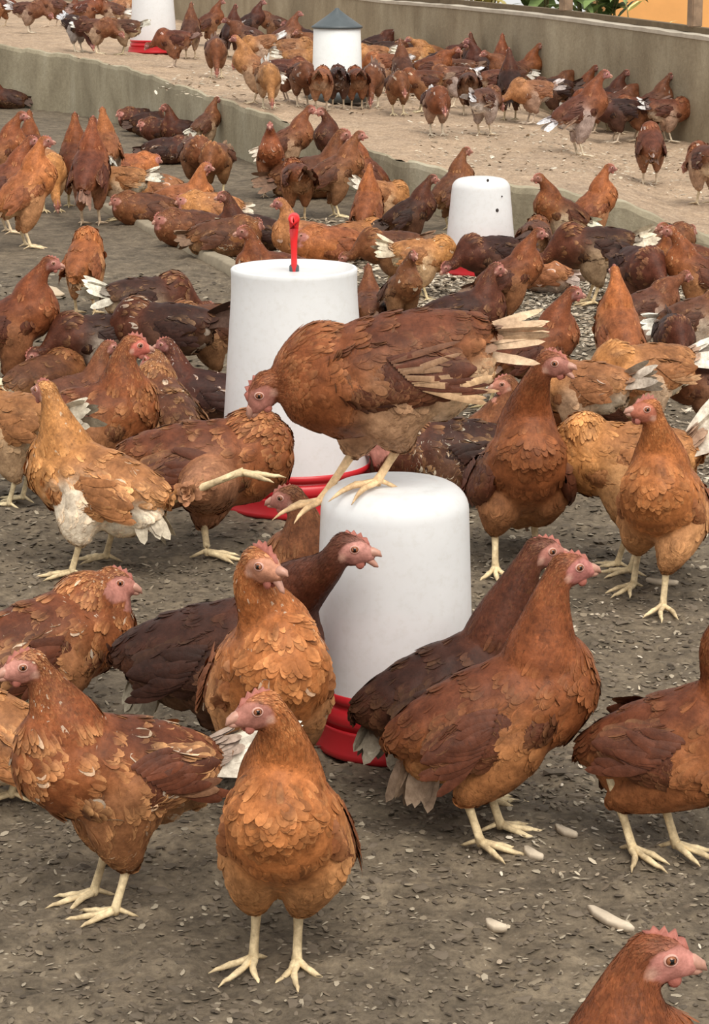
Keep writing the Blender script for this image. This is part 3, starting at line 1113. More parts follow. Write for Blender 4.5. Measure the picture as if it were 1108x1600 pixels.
# ------------------------------------------------------------------ litter chips on the floor (nobody could count them)
def chips(name, regions, seed, cols, mat, zf, size=(0.004, 0.013)):
    rng = np.random.default_rng(seed)
    V, F, C = [], [], []
    for (x0, x1, y0, y1, n, smul) in regions:
        x = rng.uniform(x0, x1, n)
        y = rng.uniform(y0, y1, n)
        if name == 'wood_shavings':
            bare = ((x - k0.x) * kn.x + (y - k0.y) * kn.y < 0.06) & (x < k1.x + 0.25) & (y > 5.6)
            x, y = x[~bare], y[~bare]
            n = len(x)
        z = zf(x, y)
        L = rng.uniform(size[0], size[1], n) * smul
        W = L * rng.uniform(0.25, 0.7, n)
        a = rng.uniform(0, 2 * np.pi, n)
        dx = np.stack([np.cos(a), np.sin(a), rng.normal(0, 0.22, n)], 1)
        dy = np.stack([-np.sin(a), np.cos(a), rng.normal(0, 0.22, n)], 1)
        c = np.stack([x, y, z + 0.002], 1)
        ci = rng.integers(0, len(cols), n)
        cc = np.array(cols)[ci] * rng.uniform(0.75, 1.15, (n, 1))
        base = len(V)
        th = np.array([0, 0, 1.0]) * (L * 0.14)[:, None]
        ring = [(-1, -0.3), (-0.45, -1), (0.6, -0.8), (1, 0.2), (0.4, 1.0), (-0.6, 0.8)]
        vv = []
        for (u, v) in ring:
            j = rng.uniform(0.75, 1.2, (n, 1))
            vv.append(c + dx * (L * u)[:, None] * j + dy * (W * v)[:, None] * j)
        vv.append(c + th)
        vv = np.stack(vv, 1)
        off = sum(len(q) for q in V)
        idx = np.arange(n)[:, None] * 7 + off
        for k in range(6):
            F.append(idx + np.array([[k, (k + 1) % 6, 6]]))
        V.append(vv.reshape(-1, 3))
        C.append(np.repeat(cc, 7, axis=0))
    me = mesh_from(name, np.vstack(V), np.vstack(F).tolist(), False, np.vstack(C))
    return new_obj(name, me, mat, None, kind='stuff')
def chip_mat(name):
    m, nt, b, out = mat_new(name)
    at = node(nt, 'ShaderNodeAttribute', attribute_name='Col')
    nt.links.new(at.outputs['Color'], b.inputs['Base Color'])
    b.inputs['Roughness'].default_value = 0.8
    b.inputs['Specular IOR Level'].default_value = 0.25
    return m
M_CHIP = chip_mat('chips')
tones = [lin(120, 108, 92), lin(102, 91, 78), lin(136, 123, 105), lin(88, 78, 67), lin(112, 99, 84), lin(164, 152, 133)]
o = chips('litter_chips', [(-0.55, 0.55, 2.2, 3.3, 3200, 0.6), (-0.8, 0.8, 3.2, 4.6, 4500, 0.7), (-1.1, 1.1, 4.5, 6.5, 4500, 1.0), (-1.5, 1.5, 6.4, 8.8, 2500, 1.6)], 5, tones, M_CHIP, lambda x, y: soil_height(x, y))
o['label'] = 'brown and grey chips of trodden litter covering the pen floor'
o['category'] = 'litter'
# clods: crumbled lumps of the same soil
def clods(name, n, zones, seed):
    rng = np.random.default_rng(seed)
    VV, FF, CC = [], [], []
    off = 0
    for (x0, x1, y0, y1, n, smul) in zones:
        for _ in range(n):
            x, y = rng.uniform(x0, x1), rng.uniform(y0, y1)
            r = rng.uniform(0.0022, 0.0062) * smul * (1.9 if rng.random() < .05 else 1)
            v = ICO1_V * (1 + rng.uniform(-0.42, 0.38, (len(ICO1_V), 1))) * np.array([r * rng.uniform(.8, 1.6), r * rng.uniform(.8, 1.3), r * rng.uniform(.25, .6)])
            a = rng.uniform(0, 6.28)
            R = np.array([[math.cos(a), -math.sin(a), 0], [math.sin(a), math.cos(a), 0], [0, 0, 1]])
            v = v @ R.T + np.array([x, y, float(soil_height(np.array([x]), np.array([y]))[0]) + r * 0.05])
            VV.append(v); FF.append(ICO1_F + off); off += len(v)
            c = lin(106, 95, 82) * rng.uniform(.75, 1.3)
            CC.append(np.broadcast_to(c, v.shape))
    return new_obj(name, mesh_from(name, np.vstack(VV), np.vstack(FF).tolist(), False, np.vstack(CC)), M_CHIP, None, kind='stuff')
ICO1_V, ICO1_F = ico(1)
o = clods('soil_clods', 0, [(-0.5, 0.5, 2.2, 3.3, 2600, 1.0), (-0.7, 0.75, 3.2, 4.8, 2600, 1.2), (-1.0, 1.1, 4.7, 6.8, 1800, 1.5)], 3)
o['label'] = 'crumbled grey brown clods lying over the front floor'
o['category'] = 'litter'
pale = [lin(196, 182, 160), lin(172, 156, 136), lin(212, 200, 182), lin(150, 134, 114)]
def husk_zone(x, y):
    return soil_height(x, y) + 0.002
o = chips('wood_shavings', [(0.15, 1.4, 5.2, 8.9, 9000, 1.0), (-0.55, 0.9, 7.2, 9.3, 6000, 1.3), (-1.1, 0.0, 7.6, 10.5, 4500, 1.4), (0.15, 0.6, 2.6, 4.6, 500, 0.5)], 8, pale, M_CHIP, husk_zone)
o['label'] = 'pale wood shavings scattered around the drinkers under the flock'
o['category'] = 'litter'
def up_zone(x, y):
    return np.interp(x, SX, SZ) + soil_height(x, y) + 0.003
o = chips('straw_litter', [(0.3, 2.1, 10.9, 13.6, 1000, 1.3), (-1.2, 0.6, 13.9, 17.5, 700, 1.7)], 9, pale, M_CHIP, up_zone)
o['label'] = 'pale straw bits scattered over the raised rear pen'
o['category'] = 'litter'

# a few single pieces lying in front
M_SHARD = simple_mat('pale_shard', lin(206, 190, 168), 0.7, 0.12, 60, 0.3)
def shard(px0, py0, px1, py1, w, label, name='wood_chip', mat=M_SHARD):
    a, b = on_plane(px0, py0, 0.008), on_plane(px1, py1, 0.008)
    c = (a + b) / 2
    L = (b - a).length / 2
    ring = [(-1, -.2), (-.92, .35), (-.4, .9), (.2, .75), (.75, .6), (1, .1), (.8, -.5), (.1, -.9), (-.6, -.7)]
    V, F = [], []
    for z, s in ((-0.003, 1.0), (0.004, 1.02), (0.006, 0.9)):
        for (u, v) in ring:
            V.append((u * L * s, v * w * s, z + 0.004 * u * u))
    n = len(ring)
    for i in range(2):
        for j in range(n):
            j2 = (j + 1) % n
            F.append((i * n + j, i * n + j2, (i + 1) * n + j2, (i + 1) * n + j))
    F.append(tuple(2 * n + j for j in range(n)))
    F.append(tuple(range(n))[::-1])
    o = new_obj(name, mesh_from(name, V, F), mat, None, label=label, category='chip')
    o.location = (c.x, c.y, 0.004 + float(soil_height(np.array([c.x]), np.array([c.y]))[0]))
    o.rotation_euler = (0, 0, math.atan2(b.y - a.y, b.x - a.x))
shard(920, 1420, 990, 1455, 0.010, 'long pale wood chip on the floor above the lowest hen head')
shard(760, 1440, 792, 1452, 0.009, 'small pale chip on the open floor left of the long chip')
shard(868, 1292, 902, 1306, 0.006, 'thin pale sliver on the floor between the two right front hens')
shard(820, 1330, 848, 1345, 0.009, 'pale flat flake right of the front right hen feet')
shard(1010, 905, 1060, 910, 0.006, 'pale splinter lying behind the right hen feet')
shard(60, 445, 92, 462, 0.05, 'large pale patch of dry litter by the left edge hens', 'litter_flake', simple_mat('dry_flake', lin(196, 176, 150), 0.9, 0.12, 30, 0.3))

# ------------------------------------------------------------------ drinkers
def plastic_mat(name, rgb, rough=0.35, sss=0.0, trans=0.0):
    m, nt, b, out = mat_new(name)
    tc = node(nt, 'ShaderNodeTexCoord')
    n = noise(nt, tc.outputs['Object'], 9, 5, 0.6)
    n2 = noise(nt, tc.outputs['Object'], 60, 4, 0.7)
    c = np.array(rgb)
    r = ramp(nt, n.outputs[0], [(0.3, c * 0.96), (0.7, np.minimum(c * 1.03, 1))])
    r2 = ramp(nt, n2.outputs[0], [(0.25, (0.93, 0.92, 0.9)), (0.5, (1, 1, 1))])
    col = mix(nt, 1.0, r.outputs[0], r2.outputs[0], 'MULTIPLY')
    nt.links.new(col, b.inputs['Base Color'])
    b.inputs['Roughness'].default_value = rough
    bump(nt, n2.outputs[0], b, 0.05, 0.002)
    if trans > 0:
        tl = nt.nodes.new('ShaderNodeBsdfTranslucent')
        nt.links.new(col, tl.inputs['Color'])
        m1 = nt.nodes.new('ShaderNodeMixShader')
        m1.inputs[0].default_value = 0.22
        nt.links.new(b.outputs[0], m1.inputs[1])
        nt.links.new(tl.outputs[0], m1.inputs[2])
        tp = nt.nodes.new('ShaderNodeBsdfTransparent')
        m2 = nt.nodes.new('ShaderNodeMixShader')
        m2.inputs[0].default_value = trans
        nt.links.new(m1.outputs[0], m2.inputs[1])
        nt.links.new(tp.outputs[0], m2.inputs[2])
        nt.links.new(m2.outputs[0], out.inputs[0])
    return m
M_TANK = plastic_mat('milky_plastic', (0.94, 0.96, 0.97), 0.35, 0, 0.08)
M_RED = plastic_mat('red_plastic', lin(196, 40, 48), 0.32)
M_TANK_IN = plastic_mat('white_plastic', (0.86, 0.88, 0.88), 0.4)
M_HANDLE = plastic_mat('handle_red', lin(226, 38, 40), 0.35)
M_GREYM = simple_mat('grey_metal', lin(78, 86, 90), 0.45, 0.1, 20, 0.1)
M_DIRT = simple_mat('dark_speck', lin(60, 52, 50), 0.8, 0.2, 100, 0.2)

def drinker(loc, rt, rb, rd, h, label, round_top=True, handle=False, rim=False, mats=None, specks=()):
    t = thing('poultry_drinker', label, 'drinker', loc, 0, None)
    zb = 0.100 * min(h / 0.424, 1.0) * (1.0 if h < 0.43 else 0.92)
    if round_top:
        cr = rt * 0.36
        prof = [(rb, zb), (rb * 0.995, zb + 0.02)]
        for k in range(1, 9):
            u = k / 9
            prof.append((rb + (rt - rb) * u, zb + (h - cr - zb) * u))
        for k in range(0, 9):
            a = k / 8 * math.pi / 2
            prof.append((rt - cr + cr * math.cos(a), h - cr + cr * math.sin(a)))
        prof += [(rt * 0.56, h + 0.0006), (rt * 0.53, h + 0.003), (rt * 0.3, h + 0.003), (0.0005, h + 0.003)]
    else:
        prof = [(rb, zb)]
        for k in range(1, 9):
            u = k / 9
            prof.append((rb + (rt - rb) * u, zb + (h - 0.006 - zb) * u))
        prof += [(rt + 0.003, h - 0.012), (rt + 0.004, h - 0.003), (rt + 0.001, h), (rt - 0.006, h), (rt - 0.008, h - 0.014), (rt * 0.5, h - 0.010), (0.0005, h - 0.009)]
    v, f = lathe(prof, 72)
    new_obj('tank', mesh_from('tank', v, f), M_TANK, t)
    # red dish with a raised screw collar inside the tank and an open trough around
    q = min(h / 0.424, 1.0) * (1.0 if h < 0.43 else 0.92)
    prof = [(0.0005, 0.004), (rd * 0.85, 0.0), (rd * 0.97, 0.002 * q), (rd * 1.0, 0.008 * q), (rd * 0.995, 0.014 * q), (rd * 0.955, 0.044 * q), (rd * 0.965, 0.048 * q), (rd * 0.95, 0.050 * q),
            (rd * 0.93, 0.044 * q), (rb * 0.97, 0.040 * q), (rb * 0.97, 0.054 * q), (rb * 1.0, 0.057 * q), (rb * 1.015, 0.062 * q), (rb * 1.01, 0.078 * q), (rb * 0.985, 0.082 * q),
            (rb * 0.965, 0.084 * q), (rb * 0.965, 0.090 * q), (rb * 1.012, 0.093 * q), (rb * 1.016, 0.099 * q), (rb * 1.012, 0.106 * q), (rb * 0.985, 0.108 * q), (rb * 0.975, 0.104 * q)]
    v, f = lathe(prof, 72)
    new_obj('dish', mesh_from('dish', v, f), M_RED, t)
    # the dish's inner cone, seen faintly through the milky wall
    prof = [(rb * 0.975, 0.10 * q), (rb * 0.965, 0.125 * q), (rb * 0.90, 0.160 * q), (rb * 0.72, 0.19 * q), (0.0005, 0.21 * q)]
    v, f = lathe(prof, 48)
    new_obj('inner_cone', mesh_from('inner_cone', v, f), M_RED, t)
    if handle:
        V, F = [], []
        pts = [(0, 0.0, h - 0.014), (0, -0.003, h + 0.02), (0, -0.005, h + 0.055), (0, -0.004, h + 0.085), (0, 0.004, h + 0.105), (0, 0.016, h + 0.108),
               (0, 0.022, h + 0.095), (0, 0.020, h + 0.06), (0, 0.014, h + 0.02), (0, 0.012, h - 0.012)]
        V, F = tube(pts, [0.007, 0.0065, 0.0075, 0.010, 0.013, 0.013, 0.011, 0.0075, 0.0065, 0.007], 10)
        hd_ = new_obj('handle', mesh_from('handle', V, F), M_HANDLE, t)
        cv, cf = lathe([(0.0005, 0), (0.011, 0), (0.011, 0.014), (0.009, 0.017), (0.0005, 0.017)], 20, (0, 0.004, h - 0.012))
        new_obj('handle_socket', mesh_from('handle_socket', cv, cf), M_GREYM, t)
    for (az, zz, s) in specks:
        rr = rb + (rt - rb) * (zz - zb) / (h - zb)
        a = math.radians(az)
        v = ICO2_V * np.array([s, s * 0.4, s * 1.2]) + np.array([rr * math.cos(a), rr * math.sin(a), zz])
        new_obj('dirt_speck', mesh_from('dirt_speck', v, ICO2_F.tolist()), M_DIRT, t)
    return t
d1 = at_dist(615, 1120, 0.915)
drinker((0.063, 3.49, 0), 0.116, 0.126, 0.131, 0.424, 'white drinker with rounded top and red dish that a hen is standing on')
drinker((-0.134, 5.09, 0), 0.137, 0.168, 0.178, 0.537, 'large white drinker with flat rim and upright red handle', False, True)
drinker((0.480, 8.78, 0), 0.111, 0.134, 0.142, 0.36, 'white drinker with dark specks in the flock at right of centre', True, specks=((-62, 0.25, 0.006), (-80, 0.362, 0.005), (-50, 0.30, 0.003)))
p5 = on_upper(237, 84)
drinker((p5.x, p5.y + 0.2, p5.z), 0.15, 0.18, 0.20, 0.60, 'white drinker with red dish at top left of the raised pen')

# feeder with a cone lid
p4 = on_upper(527, 158)
t = thing('hanging_feeder', 'white cylindrical feeder with grey cone lid near the back wall', 'feeder', (p4.x, p4.y, p4.z))
def zat(py, Y):
    return CAM_H - Y * math.tan(PITCH + math.atan((py - 800.0) / FPX)) - p4.z
r4 = 37 / FPX * (p4.y * math.cos(PITCH) + 0.3 * math.sin(PITCH))
hT = zat(42, p4.y)
hA = zat(13, p4.y)
v, f = lathe([(0.0005, 0.06), (r4 * 1.1, 0.06), (r4 * 1.08, 0.08), (r4 * 1.0, hT - 0.005), (r4 * 0.98, hT), (0.0005, hT)], 48)
new_obj('tube', mesh_from('tube', v, f), M_TANK_IN, t)
v, f = lathe([(0.0005, 0.0), (r4 * 1.3, 0.0), (r4 * 1.45, 0.07), (r4 * 1.42, 0.07), (r4 * 1.28, 0.012), (0.0005, 0.012)], 48)
new_obj('pan', mesh_from('pan', v, f), M_GREYM, t)
v, f = lathe([(r4 * 0.9, hT - 0.008), (r4 * 1.08, hT - 0.008), (r4 * 1.09, hT + 0.004), (r4 * 1.0, hT + 0.012), (r4 * 0.5, hT + (hA - hT) * 0.55), (r4 * 0.12, hA - 0.01), (r4 * 0.09, hA), (0.0005, hA + 0.004)], 48)
new_obj('cone_lid', mesh_from('cone_lid', v, f), M_GREYM, t)

# ------------------------------------------------------------------ the flock: near birds, each with its own body
def near(x, y, rz, label, pal='rust', scale=1.0, dist=None, ground=0.0, seed=None, head_at=None, head_dy=None, body_at=None, body_dy=0.0, feet_at=None, hocks_at=None, **kw):
    """x, y: photo pixel of the spot below the bird; the *_at values are photo pixels of its head, body centre and ankles,
    each turned into a real point at the bird's own distance (plus a small depth offset) and from there into its own axes"""
    bk = ('edge', 'white', 'tailcol', 'wingpatch', 'mott', 'comb', 'legcol', 'bellycol', 'facecol', 'detail')
    bkw = {k: kw.pop(k) for k in list(kw) if k in bk}
    sd = seed if seed is not None else (int(x) * 7 + int(y) * 3) % 9973 + 1
    if dist is None:
        loc = on_plane(x, y, ground)
    else:
        loc = at_dist(x, y, dist)
        loc.z = ground
    ca, sa = math.cos(math.radians(rz)), math.sin(math.radians(rz))
    def local(w):
        d = (w - loc) / scale
        return np.array([d.x * ca + d.y * sa, -d.x * sa + d.y * ca, d.z])
    if body_at:
        b = local(at_dist(body_at[0], body_at[1], loc.y + body_dy))
        kw['h'], kw['body_x'], kw['lat'] = float(b[2]), float(b[0]), float(b[1])
    if head_at:
        dy = head_dy if head_dy is not None else sa * 0.10 * scale + body_dy
        kw['head'] = tuple(local(at_dist(head_at[0], head_at[1], loc.y + dy)))
    if feet_at:
        kw['feet'] = []
        for f in feet_at:
            w = at_dist(f[0], f[1], loc.y + f[2]) if len(f) > 2 else on_plane(f[0], f[1], ground + 0.012 * scale)
            q = local(w)
            kw['feet'].append((q[0], q[1], q[2] - 0.012) if len(f) > 2 else (q[0], q[1]))
    if hocks_at:
        kw['hocks'] = [tuple(local(at_dist(f[0], f[1], loc.y + f[2]))) for f in hocks_at]
    ms = build_hen('n%d' % sd, kw, pal, seed=sd, **bkw)
    return place_hen(ms, loc, rz, label, scale)

CREAM = (232, 220, 196)
BUFF = (206, 172, 134)
GREYT = (150, 128, 108)

# front row
near(432, 1515, -97, 'bright orange hen in the front middle, facing out with its head turned left', 'orange', 1.06, edge=.25, bellycol=(206, 160, 112), mott=.16, comb=.8,
     body_at=(450, 1285), head_at=(408, 1108), feet_at=((464, 1500), (396, 1496)), pitch=30, look=(-56, -4), toes=(10, -24), spread=.62)
near(163, 1415, 203, 'rust hen at front left with white tail, head at the left picture edge', 'rust', 1.02, edge=.7, white=.04, tailcol=(246, 238, 220), wingpatch=.2, facecol=(196, 136, 122),
     body_at=(184, 1192), head_at=(42, 1040), feet_at=((180, 1422), (147, 1392)), pitch=12, look=(6, -3), toes=(-14, 2), tail=(34, .105), droop=24)
near(768, 1308, 6, 'rust hen at front right, large and upright, overlapping the darker hen behind it', 'rust', 1.1, edge=.12, tailcol=GREYT, bellycol=(186, 132, 84), facecol=(196, 128, 120),
     body_at=(775, 1108), head_at=(888, 888), feet_at=((782, 1288), (751, 1315)), pitch=22, look=(6, 2), toes=(-10, -38), tail=(-48, .07), fluff=1.15, droop=4)
near(735, 1245, 8, 'dark chestnut hen standing close behind the large front right hen', 'dark', 1.1, edge=.08, tailcol=(150, 140, 124),
     body_at=(715, 1068), head_at=(846, 862), pitch=20, look=(4, -2), tail=(-40, .05))
near(1022, 1330, -14, 'chestnut hen with a dark rear cut off by the right picture edge', 'rust', 1.1, edge=.12, bellycol=(160, 104, 66), tailcol=(70, 44, 34),
     body_at=(1078, 1148), head_at=(1140, 985), feet_at=((1056, 1318), (988, 1324)), pitch=20, look=(10, 0), toes=(-20, -50), tail=(-60, .03), spread=.55, droop=30)
# lowest bird, only the head and neck in the frame
near(930, 1600, 6, 'reddish hen at the lower right corner, only head and neck in the frame', 'rust', 1.08, dist=1.87, edge=.05, seed=77,
     body_at=(870, 1755), head_at=(1024, 1494), pitch=24, look=(-6, -4), facecol=(196, 132, 120), comb=.9)
# middle left and centre
near(425, 1262, -76, 'orange hen with an open beak, behind the bright orange front hen', 'orange', 1.16, edge=.3, white=.03, wingpatch=.3, comb=1.1, facecol=(205, 146, 118),
     body_at=(418, 1045), body_dy=-.06, head_at=(406, 882), pitch=24, look=(38, -6), open=1.3, neck_r=.92)
near(350, 1192, -8, 'dark mahogany hen left of the front drinker, head up with beak open', 'dark', 1.16, edge=.03, tailcol=(160, 150, 130), mott=.1, facecol=(206, 146, 134), legcol=(140, 116, 90),
     body_at=(345, 1012), head_at=(545, 857), head_dy=-.10, pitch=12, look=(-4, -4), open=.8, tail=(-50, .06), neckout=.9)
near(70, 1120, 35, 'brown speckled hen at the left edge showing its back, head turned right', 'rust', 1.15, edge=.4, white=.04,
     body_at=(70, 1000), head_at=(178, 908), pitch=8, look=(-38, -12), tail=(0, .05), hock=.07)
near(-20, 1245, 170, 'pale hen cut off at the left edge below the brown speckled hen', 'gold', 1.0, edge=.4, bellycol=CREAM,
     body_at=(-45, 1130), head_at=(-140, 1010), feet_at=((18, 1240), (-30, 1235)), pitch=18, tail=(-10, .06))
near(142, 882, 155, 'golden speckled hen at left standing with white thighs, looking away', 'gold', 1.14, edge=.5, white=.02, tailcol=CREAM, bellycol=(240, 228, 206), wingpatch=.1,
     body_at=(152, 752), body_dy=-.05, head_at=(72, 612), feet_at=((112, 893), (166, 868)), pitch=12, look=(-20, 4), toes=(25, 20), tail=(-38, .06), fluff=1.2, belly=(-.01, .09, .85))
near(322, 868, 8, 'brown hen bent down preening in front of the large drinker, one foot raised', 'rust', 1.3, edge=.25, bellycol=(170, 130, 104),
     body_at=(324, 718), body_dy=.06, head_at=(425, 668), head_dy=.14, pitch=2, look=(70, -55), feet_at=((324, 862), (378, 738, -.16)), hocks_at=((318, 815, .02), (300, 768, -.15)), toes=(-20, 0), tail=(-14, .06), fat=1.02, neckout=.9, seed=61)
near(150, 770, 10, 'chestnut hen with a long raised neck behind the golden speckled hen', 'rust', 1.18, edge=.3, comb=1.0, facecol=(206, 116, 100),
     body_at=(140, 652), head_at=(208, 540), pitch=12, look=(6, -8), tail=(0, .06))
near(262, 735, 115, 'speckled buff hen facing away just right of the long necked chestnut hen', 'brown', 1.1, edge=.55, white=.05, facecol=(206, 120, 106),
     body_at=(258, 640), head_at=(240, 560), head_dy=.1, pitch=16, look=(30, -20), tail=(0, .05))
near(520, 1060, 172, 'brown hen reaching past the front drinker, seen between it and the red dish', 'brown', 1.05, edge=.15,
     body_at=(528, 925), head_at=(452, 778), pitch=26, look=(-6, -8), tail=(-20, .06))
# the bird on top of the front drinker
near(600, 748, 184, 'chestnut hen perched on top of the front drinker, stretching its head down left', 'rust', 1.17, dist=3.47, ground=.428, seed=501, edge=.12, wingpatch=.62, tailcol=(222, 190, 156), bellycol=(226, 194, 156), legcol=(226, 192, 148),
     body_at=(600, 574), head_at=(414, 608), head_dy=-.02, feet_at=((590, 752, -.03), (502, 782, .03)), hocks_at=((628, 690, -.04), (556, 700, .04)), pitch=-14, look=(6, -50),
     toes=(20, 12), tail=(-8, .085), tspread=.25, flight=.085, fluff=1.3, toecurl=.6, neckout=1.1, neckup=-.05, fat=1.08, droop=-6)
# right group
near(806, 880, -84, 'tall orange chestnut hen right of the perched hen, body facing out, head turned right', 'rust', 1.24, edge=.08, mott=.12,
     body_at=(815, 735), head_at=(862, 568), feet_at=((838, 868), (774, 886)), pitch=36, look=(58, -2), open=.8, toes=(10, -8), neck_r=.98, wingout=.012, droop=30)
near(1015, 935, -112, 'orange speckled hen at right, facing out with head tilted up left', 'orange', 1.14, edge=.25, tailcol=CREAM, bellycol=(214, 170, 124), comb=1.0, facecol=(196, 120, 96),
     body_at=(1042, 778), head_at=(1012, 642), feet_at=((1036, 945), (990, 912)), pitch=26, look=(-45, 12), toes=(10, -20), tail=(8, .07))
near(970, 885, 168, 'golden hen with a white tail, half hidden behind the orange speckled hen', 'gold', 1.1, edge=.2, tailcol=(240, 232, 214), bellycol=(214, 170, 124), facecol=(206, 90, 84),
     body_at=(975, 712), head_at=(915, 668), head_dy=.08, pitch=-2, look=(20, -40), tail=(48, .08), feet_at=((985, 890), (965, 880)), hock=.085)
near(800, 770, 196, 'small headed brown hen peeking out left of the tall orange chestnut hen', 'brown', 1.0, edge=.15, facecol=(206, 140, 118),
     body_at=(812, 700), head_at=(790, 600), pitch=20, look=(-8, -6))
near(690, 790, 185, 'dark white-flecked hen crouching behind the front drinker, under the perched hen', 'dark', 1.2, edge=.25, white=.10,
     body_at=(695, 705), head_at=(600, 690), pitch=0, look=(15, -20), tail=(0, .06), hock=.06)
near(590, 765, 178, 'dark hen behind the perched hen legs, pale face peeking below its breast', 'dark', 1.1, edge=.05,
     body_at=(590, 712), head_at=(522, 678), head_dy=-.05, pitch=2, look=(40, -12), tail=(0, .06), hock=.06)

# ------------------------------------------------------------------ the flock: shared shapes
POSES = {
 'stand': dict(pitch=24, h=.220, head=(.110, 0, .375), look=(0, -6)),
 'up': dict(pitch=38, h=.225, head=(.080, 0, .395), look=(0, 0)),
 'turn': dict(pitch=28, h=.220, head=(.085, .020, .375), look=(55, -4)),
 'walk': dict(pitch=12, h=.212, head=(.165, 0, .315), look=(0, -12), feet=((.04, .034), (-.03, -.034))),
 'peck': dict(pitch=-14, h=.200, head=(.185, 0, .055), look=(0, -62), tail=(26, .075)),
 'low': dict(pitch=-4, h=.195, head=(.190, .01, .150), look=(0, -40), tail=(18, .075)),
 'sit': dict(pitch=6, h=.078, head=(.105, 0, .215), look=(0, -8), feet=None, tail=(4, .07), fluff=1.2, fat=1.05),
 'doze': dict(pitch=2, h=.076, head=(.125, .01, .120), look=(10, -25), feet=None, tail=(4, .06), fluff=1.2, fat=1.08),
}
CACHE = {}
def kind_of(pose, pal, tail, detail, white):
    k = (pose, pal, tail, detail, white)
    if k not in CACHE:
        kw = {}
        if tail == 'w':
            kw = dict(tailcol=(236, 226, 204), bellycol=(222, 196, 160))
        if tail == 'W':
            kw = dict(tailcol=(244, 238, 222), bellycol=(240, 228, 204), wingpatch=.4)
        sd = len(CACHE) * 13 + 1000
        CACHE[k] = build_hen('c%d' % sd, dict(POSES[pose]), pal, detail=detail, seed=sd, edge=.22, white=white, **kw)
    return CACHE[k]

LOOK = {'orange': 'orange', 'gold': 'golden buff', 'rust': 'rust', 'brown': 'brown', 'dark': 'dark chestnut'}
rc = random.Random(4)
used_labels = {}
ROWS = []
def crowd(rows, upper, detail, group):
    for row in rows:
        ROWS.append((row, upper, detail, group))

def spread_and_place():
    """nudge birds that would stand inside one another apart, mostly in depth, then build them"""
    P, fixed, lim = [], [], []
    for o in bpy.data.objects:
        if o.type == 'EMPTY' and o.get('category') in ('chicken', 'drinker', 'feeder'):
            r = 0.10 if o['category'] == 'chicken' else 0.16
            P.append([o.location.x, o.location.y]); fixed.append(True); lim.append((r, 0))
    wy = lambda x: W0.y + (x - W0.x) * wdir.y / wdir.x
    n0 = len(P)
    for (row, upper, detail, group) in ROWS:
        loc = on_upper(row[0], row[1]) if upper else on_plane(row[0], row[1], 0)
        P.append([loc.x, loc.y]); fixed.append(False); lim.append((0.10, 2 if upper else 1))
    P = np.array(P)
    home = P.copy()
    for it in range(60):
        for i in range(len(P)):
            for j in range(i):
                if fixed[i] and fixed[j]:
                    continue
                if lim[i][1] * lim[j][1] == 2:
                    continue
                dx, dy = P[i] - P[j]
                need = lim[i][0] + lim[j][0]
                d = math.hypot(dx, dy)
                if d < need:
                    push = (need - d) * 0.5
                    sgn = 1 if dy >= 0 else -1
                    sx = 1 if dx >= 0 else -1
                    v = np.array([sx * 0.35 * push, sgn * push])
                    if fixed[i]: P[j] -= v
                    elif fixed[j]: P[i] += v
                    else:
                        P[i] += v * 0.5; P[j] -= v * 0.5
        for i in range(n0, len(P)):
            P[i] = home[i] + np.clip(P[i] - home[i], (-.07, -.26), (.07, .26))
            P[i] += (home[i] - P[i]) * np.array([0.06, 0.02])
            x = P[i][0]
            if lim[i][1] == 1:
                P[i][1] = min(P[i][1], step_y(x) - 0.16)
            else:
                P[i][1] = min(max(P[i][1], step_y(x) + 0.28), wy(x) - 0.34)
    for k, (row, upper, detail, group) in enumerate(ROWS):
        x, y, rz, pose, pal, tail, where = row[:7]
        sc = (row[7] if len(row) > 7 else 1.0) * (1.03 if not upper else 1.0)
        if not upper and x > 560 and y < 700:
            sc *= 0.84
        elif not upper and 100 < x < 350 and 450 < y < 700:
            sc *= 0.9
        white = 0.06 if 's' in tail else 0.0
        t_ = 'w' if 'w' in tail else ('W' if 'W' in tail else '')
        if upper:
            if rc.random() < .35 and not t_:
                t_ = 'w'
            if rc.random() < .3:
                white = 0.14
        ms = kind_of(pose, pal, t_, detail, white)
        px, py = P[n0 + k]
        loc = Vector((px, py, upper_z(px) if upper else 0.0))
        g = rc.uniform(.82, 1.08)
        tint = (g, g * rc.uniform(.94, 1.04), g * rc.uniform(.92, 1.1))
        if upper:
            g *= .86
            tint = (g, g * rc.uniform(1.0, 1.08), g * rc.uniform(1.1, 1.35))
        lab = LOOK[pal] + ' hen ' + where
        used_labels[lab] = used_labels.get(lab, 0) + 1
        place_hen(ms, loc, rz + rc.uniform(-6, 6), lab, sc * rc.uniform(.97, 1.03), group, tint)

